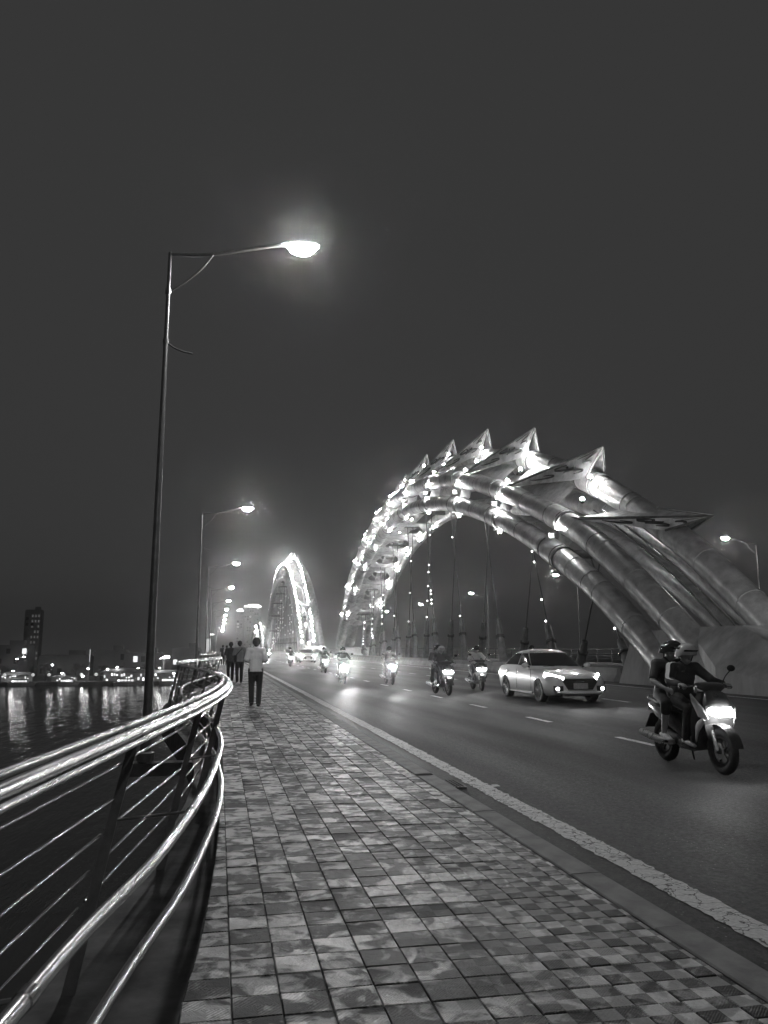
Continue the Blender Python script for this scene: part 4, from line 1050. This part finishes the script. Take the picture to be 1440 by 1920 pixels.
    for y in (-1.3, 1.3):
        for s in (-1, 1):
            wd = .1
            wh = MB().lathe([(s * .02, .2), (0, .3), (s * .03, .315), (s * (wd + .08), .315), (s * (wd + .1), .295), (s * (wd + .09), .22), (s * .16, .21)], (s * .66, y, .315), 'x', 28).build('wheel', 'rubber', t, True)
            rm = MB().lathe([(s * .18, .215), (s * .1, .2), (s * .08, .0)], (s * .66, y, .315), 'x', 24)
            for q in range(5):
                a = 2 * math.pi * q / 5 + .3
                for d in (-.13, .13): rm.tube([(s * .835, y + .04 * math.cos(a), .315 + .04 * math.sin(a)), (s * .84, y + .205 * math.cos(a + d), .315 + .205 * math.sin(a + d))], .018, 6)
            rm.lathe([(s * .16, 0), (s * .185, .05), (s * .15, .06)], (s * .66, y, .315), 'x', 12)
            rm.build('rim', 'alloy', wh, True)
    MB().box((0, 0, .24), (1.3, 3.6, .12)).build('underbody', 'plastic', t)
    return t
car = build_car('white saloon car with bright headlights driving in the middle lane', (9.72, 22.75, road_z(9.7)), R(0))
car2 = copy_tree(car); car2.location = (9.0, 84, road_z(9)); car2.rotation_euler = (0, 0, 0); car2['label'] = 'far car with glaring headlights, second from the tall middle arch'
# ------------------------------------------------------------------ far bank and town
MB().box((100, 900, -11.2), (1600, 1214, 2.4)).build('far_bank', 'bank')['kind'] = 'structure'
MB().box((-60, 293.2, -10.1), (1200, .5, .35)).build('quay_edge', 'facade')['kind'] = 'structure'
BZ = -10.0
gl = MB().tube([(0, 0, 0), (0, 0, 1.9)], .06, 6).mesh('post', 'post'); gb = MB().ball((0, 0, 2.3), .55, 12, 8).mesh('globe', 'globe', True)
for i, x in enumerate((-71.5, -62.4, -57.2, -52.4, -46.6, -41.7)):
    t = thing('globe_lamp', f'{["first", "second", "third", "fourth", "fifth", "sixth"][i]} round globe lamp from the left along the far quay', 'globe lamp', (x, 296.5, BZ), 0, 'globe lamps on the far quay')
    link('post', gl, t); link('globe', gb, t)
# promenade street lamps with shaded heads (x, y, height)
pl_ = [(-66.5, 300, 8.4), (-69, 301, 7.6), (-57, 300, 5.6), (-44.6, 297, 4.3), (-38.5, 300, 4.0), (-35.2, 300, 4.6), (-30.3, 302, 4.0), (-28.3, 303, 4.2), (-69, 297, 3.6), (-24.5, 305, 9.8), (-19, 306, 8.2), (-20.6, 300, 4.3), (-54, 302, 2.6), (-46, 296, 1.6), (-15.5, 299, 2.4)]
hd_ = MB().loft([ringpts(-.1, 0, .05, .05, 8), ringpts(0, .0, .35, .12, 8), ringpts(.5, -.02, .3, .08, 8)]).mesh('lamp_head', 'shorelamp')
ow = ['first', 'second', 'third', 'fourth', 'fifth', 'sixth', 'seventh', 'eighth', 'ninth', 'tenth', 'eleventh', 'twelfth', 'thirteenth', 'fourteenth', 'fifteenth']
for i, (x, y, h) in enumerate(sorted(pl_)):
    t = thing('promenade_lamp', f'{ow[i]} bright promenade lamp from the left on the far bank', 'street lamp', (x, y, BZ), 0, 'promenade lamps on the far bank')
    MB().tube([(0, 0, 0), (0, 0, h)], .07, 6).build('post', 'post', t); link('lamp_head', hd_, t, (0, 0, h))
# lit pavilions and moored boats
def pavilion(label, x, y, w_, d, h, seed, hot=True):
    t = thing('pavilion', label, 'pavilion', (x, y, BZ)); r = random.Random(seed)
    MB().box((0, d / 2, h * .35), (w_, d, h * .7)).build('wall', 'facade_pale', t)
    MB().loft([[(-w_ * .58, -.6, h * .72), (w_ * .58, -.6, h * .72), (w_ * .58, d + .5, h * .72), (-w_ * .58, d + .5, h * .72)], [(-w_ * .4, d * .4, h), (w_ * .4, d * .4, h), (w_ * .4, d * .6, h), (-w_ * .4, d * .6, h)]]).build('roof', 'facade', t)
    n = max(3, int(w_ / .8))
    for i in range(n):
        if r.random() < .8: MB().box((-w_ / 2 + (i + .5) * w_ / n, -.05, h * (.3 + r.uniform(-.22, .3))), (w_ / n * r.uniform(.3, .7), .08, h * r.uniform(.06, .25))).build('window', 'window_hot' if r.random() < .45 else 'window', t)
pavilion('brightly lit waterfront pavilion at the far left of the quay', -68.5, 298.5, 9, 5, 3.2, 1)
pavilion('low lit pavilion between the globe lamps on the far quay', -53, 300, 8, 4, 1.9, 2)
pavilion('brightest lit waterfront hall left of the nearest lamp post', -32.5, 298.5, 14, 7, 4.2, 3)
pavilion('lit waterfront hall just right of the nearest lamp post', -18.5, 299, 9, 6, 3.6, 4)
def boat(label, x, y, ln, seed):
    t = thing('boat', label, 'boat', (x, y, -11)); r = random.Random(seed)
    MB().loft([[(-ln * .5, -1, .9), (-ln * .5, 1, .9), (-ln * .46, .7, -.2), (-ln * .46, -.7, -.2)], [(0, -1.4, .7), (0, 1.4, .7), (0, 1.1, -.3), (0, -1.1, -.3)], [(ln * .5, -.2, 1.1), (ln * .5, .2, 1.1), (ln * .42, .1, -.1), (ln * .42, -.1, -.1)]]).build('hull', 'hull', t)
    cb_ = MB().box((-ln * .08, 0, 1.45), (ln * .55, 1.9, 1.3)).build('cabin', 'facade_pale', t)
    MB().box((-ln * .08, 0, 2.16), (ln * .62, 2.2, .1)).build('roof', 'facade', cb_)
    for i in range(5): MB().box((-ln * .3 + i * ln * .11, -.97, 1.5), (ln * .075, .06, .5)).build('window', 'window_hot' if r.random() < .25 else 'window', cb_)
boat('moored boat with lit cabin at the left end of the quay', -64, 289, 9, 1)
boat('small moored boat with lit cabin under the globe lamps', -49.5, 290, 7, 2)
boat('moored boat with lit cabin left of the nearest lamp post', -30, 289, 10, 3)
boat('moored boat with lit cabin right of the nearest lamp post', -16, 290, 8, 4)
# light mast and illuminated signs
t = thing('light_mast', 'slim mast with dim light strip on the far bank', 'mast', (-44.3, 297.5, BZ))
MB().tube([(0, 0, 0), (0, 0, 6.6)], .1, 6).build('mast', 'post', t); MB().tube([(0, 0, 6.6), (0, 0, 11)], .12, 6).build('light_strip', emit('dim_strip', .6, False), t)
t = thing('lit_canopy', 'bright angled canopy sign on a column, right of the nearest lamp post', 'sign', (-19.4, 303, BZ))
MB().tube([(0, 0, 0), (0, 0, 7.6)], .22, 8).build('column', 'facade_pale', t); MB().prism([(-1.6, -.4, 7.5), (2.0, -.4, 7.8), (1.9, -.4, 8.6), (.2, -.4, 8.6)], (0, .8, 0)).build('canopy', 'crown', t)
t = thing('lit_gate', 'gate frame outlined in white light strips beyond the rail bends', 'gate', (-3.2, 240, -.2))
for x, h in ((-.45, 4.4), (.55, 5.6)): MB().box((x, 0, h / 2), (.22, .22, h)).build('light_strip', 'crown', t)
MB().box((1.1, 0, 5.55), (1.3, .22, .25)).build('light_strip', 'crown', t); MB().box((0.05, .3, 2.2), (1.6, .2, 4.2)).build('panel', 'facade', t)
# town buildings, most of them dark with a few lit windows
def building(label, x, y, w_, d, h, seed, lit=.1, crown=0, pale=False, cols=None, z0=BZ, dim=False):
    t = thing('building', label, 'building', (x, y, z0), 0, 'buildings on the far bank'); r = random.Random(seed)
    MB().box((0, d / 2, h / 2), (w_, d, h)).build('wall', 'facade_pale' if pale else 'facade', t)
    if dim:
        dw = MB().box((0, 0, 0), (.9, .1, 1.5)).mesh('window', 'tower_glow')  # added glowing panes that brighten the tower front
        for i in range(int(h / 3.2)):
            for j in range(int(w_ / 1.8)):
                if j > 1 and r.random() < .7: link('window', dw, t, (-w_ / 2 + .9 + 1.8 * j, -.05, 2 + 3.2 * i))
    rf = MB().box((0, d / 2, h + .3), (w_ * .94, d * .94, .6)).build('roof', 'facade', t)
    MB().box((w_ * .2, d / 2, h + 1.5), (w_ * .3, d * .4, 2)).build('stair_head', 'facade', rf)
    fl = max(2, int(h / 3.4)); cl = cols or max(2, int(w_ / 3)); cw = w_ / cl; fh = h / fl
    wl_ = MB().box((0, 0, 0), (cw * .5, .12, fh * .5)).mesh('window', 'window'); wd_ = MB().box((0, 0, 0), (cw * .5, .12, fh * .5)).mesh('window', 'glass')
    for i in range(fl):
        for j in range(cl):
            q = r.random()
            if q < lit or q > .75: link('window', wl_ if q < lit else wd_, t, (-w_ / 2 + (j + .5) * cw, -.05, (i + .55) * fh))
    if crown:
        for z, s, x_ in ((h + .9, 1.0, 0), (h + 2.6, .62, .05)): MB().box((x_ * w_, -.1, z), (w_ * s, .4, 1.1)).build('light_strip', 'crown', rf)
bl = [('dim slim tower rising alone above the far left bank', -112, 520, 9, 9, 34, .0, 0), ('low dark house with few lit windows at the far left bank', -104, 340, 16, 12, 9, .12, 0), ('dark block behind the left globe lamps', -84, 345, 18, 12, 12, .06, 0), ('wide low dark block behind the middle globe lamps', -62, 350, 20, 12, 8, .08, 0),
      ('dark house left of the light mast', -44, 350, 13, 10, 10, .08, 0), ('dark block behind the brightest waterfront hall', -30, 340, 15, 10, 9, .1, 0), ('low block right of the nearest lamp post', -13, 345, 12, 10, 11, .12, 0)]
for i, (lab, x, y, w_, d, h, lit, cr_) in enumerate(bl): building(lab, x, y, w_, d, h, 20 + i, lit, dim=i == 0)
building('slimmer tower with one lit roof strip, at the end of the bridge', 24.3, 1000, 8.5, 14, 56, 41, .06, 1, True)
building('broad tower with a bright lit roof crown at the end of the bridge', 40.5, 1010, 21, 16, 62, 42, .03, 1, True)
# promenade trees: trunk, limbs, leaf faces
def tree_meshes(seed, h, rad_):
    r = random.Random(seed); tk = MB(); tk.tube([(0, 0, 0), (.1, 0, h * .3), (0, .1, h * .6)], [.18, .13, .07], 7)
    for q in range(6):
        a = q * 1.05; tk.tube([(0.05, 0, h * (.3 + .05 * q)), (rad_ * .6 * math.cos(a), rad_ * .6 * math.sin(a), h * (.55 + .05 * q))], [.07, .03], 5)
    lf = MB(); cl = [(Vector((r.gauss(0, .42) * rad_, r.gauss(0, .42) * rad_, h * r.uniform(.5, .98))), r.uniform(.3, .55) * rad_) for _ in range(13)]
    for _ in range(900):
        c, rr = r.choice(cl); d = Vector((r.gauss(0, 1), r.gauss(0, 1), r.gauss(0, .8))).normalized() * rr * r.uniform(.5, 1); p = c + d
        u = Vector((r.gauss(0, 1), r.gauss(0, 1), r.gauss(0, 1))).normalized() * .16; v = u.orthogonal().normalized() * .09
        lf.quad(p - u, p + v, p + u, p - v)
    return tk.mesh('trunk', 'bark', True), lf.mesh('crown', 'leaf', fix=False)
tm = [tree_meshes(i, 5 + i * .6, 1.9) for i in range(3)]
for i, (x, y) in enumerate(((-74.5, 304), (-60, 305), (-50, 306), (-41, 304), (-25.5, 306), (-11, 303))):
    t = thing('tree', f'{ow[i]} dark tree from the left on the far promenade', 'tree', (x, y, BZ), i * 1.3, 'trees on the far promenade')
    link('trunk', tm[i % 3][0], t); link('crown', tm[i % 3][1], t)

# ------------------------------------------------------------------ night haze that carries the glow round the lamps
hz = MB().box((100, 725, 29), (1720, 1680, 85)); hzm = bpy.data.materials.new('night_haze'); hzm.use_nodes = True
N, L = hzm.node_tree.nodes, hzm.node_tree.links; N.remove(N['Principled BSDF']); pv = N.new('ShaderNodeVolumePrincipled')
pv.inputs['Color'].default_value = (.9, .9, .9, 1); pv.inputs['Density'].default_value = .0007; pv.inputs['Anisotropy'].default_value = .97
L.new(pv.outputs[0], N['Material Output'].inputs['Volume'])
ho = hz.build('haze', hzm); ho['kind'] = 'stuff'
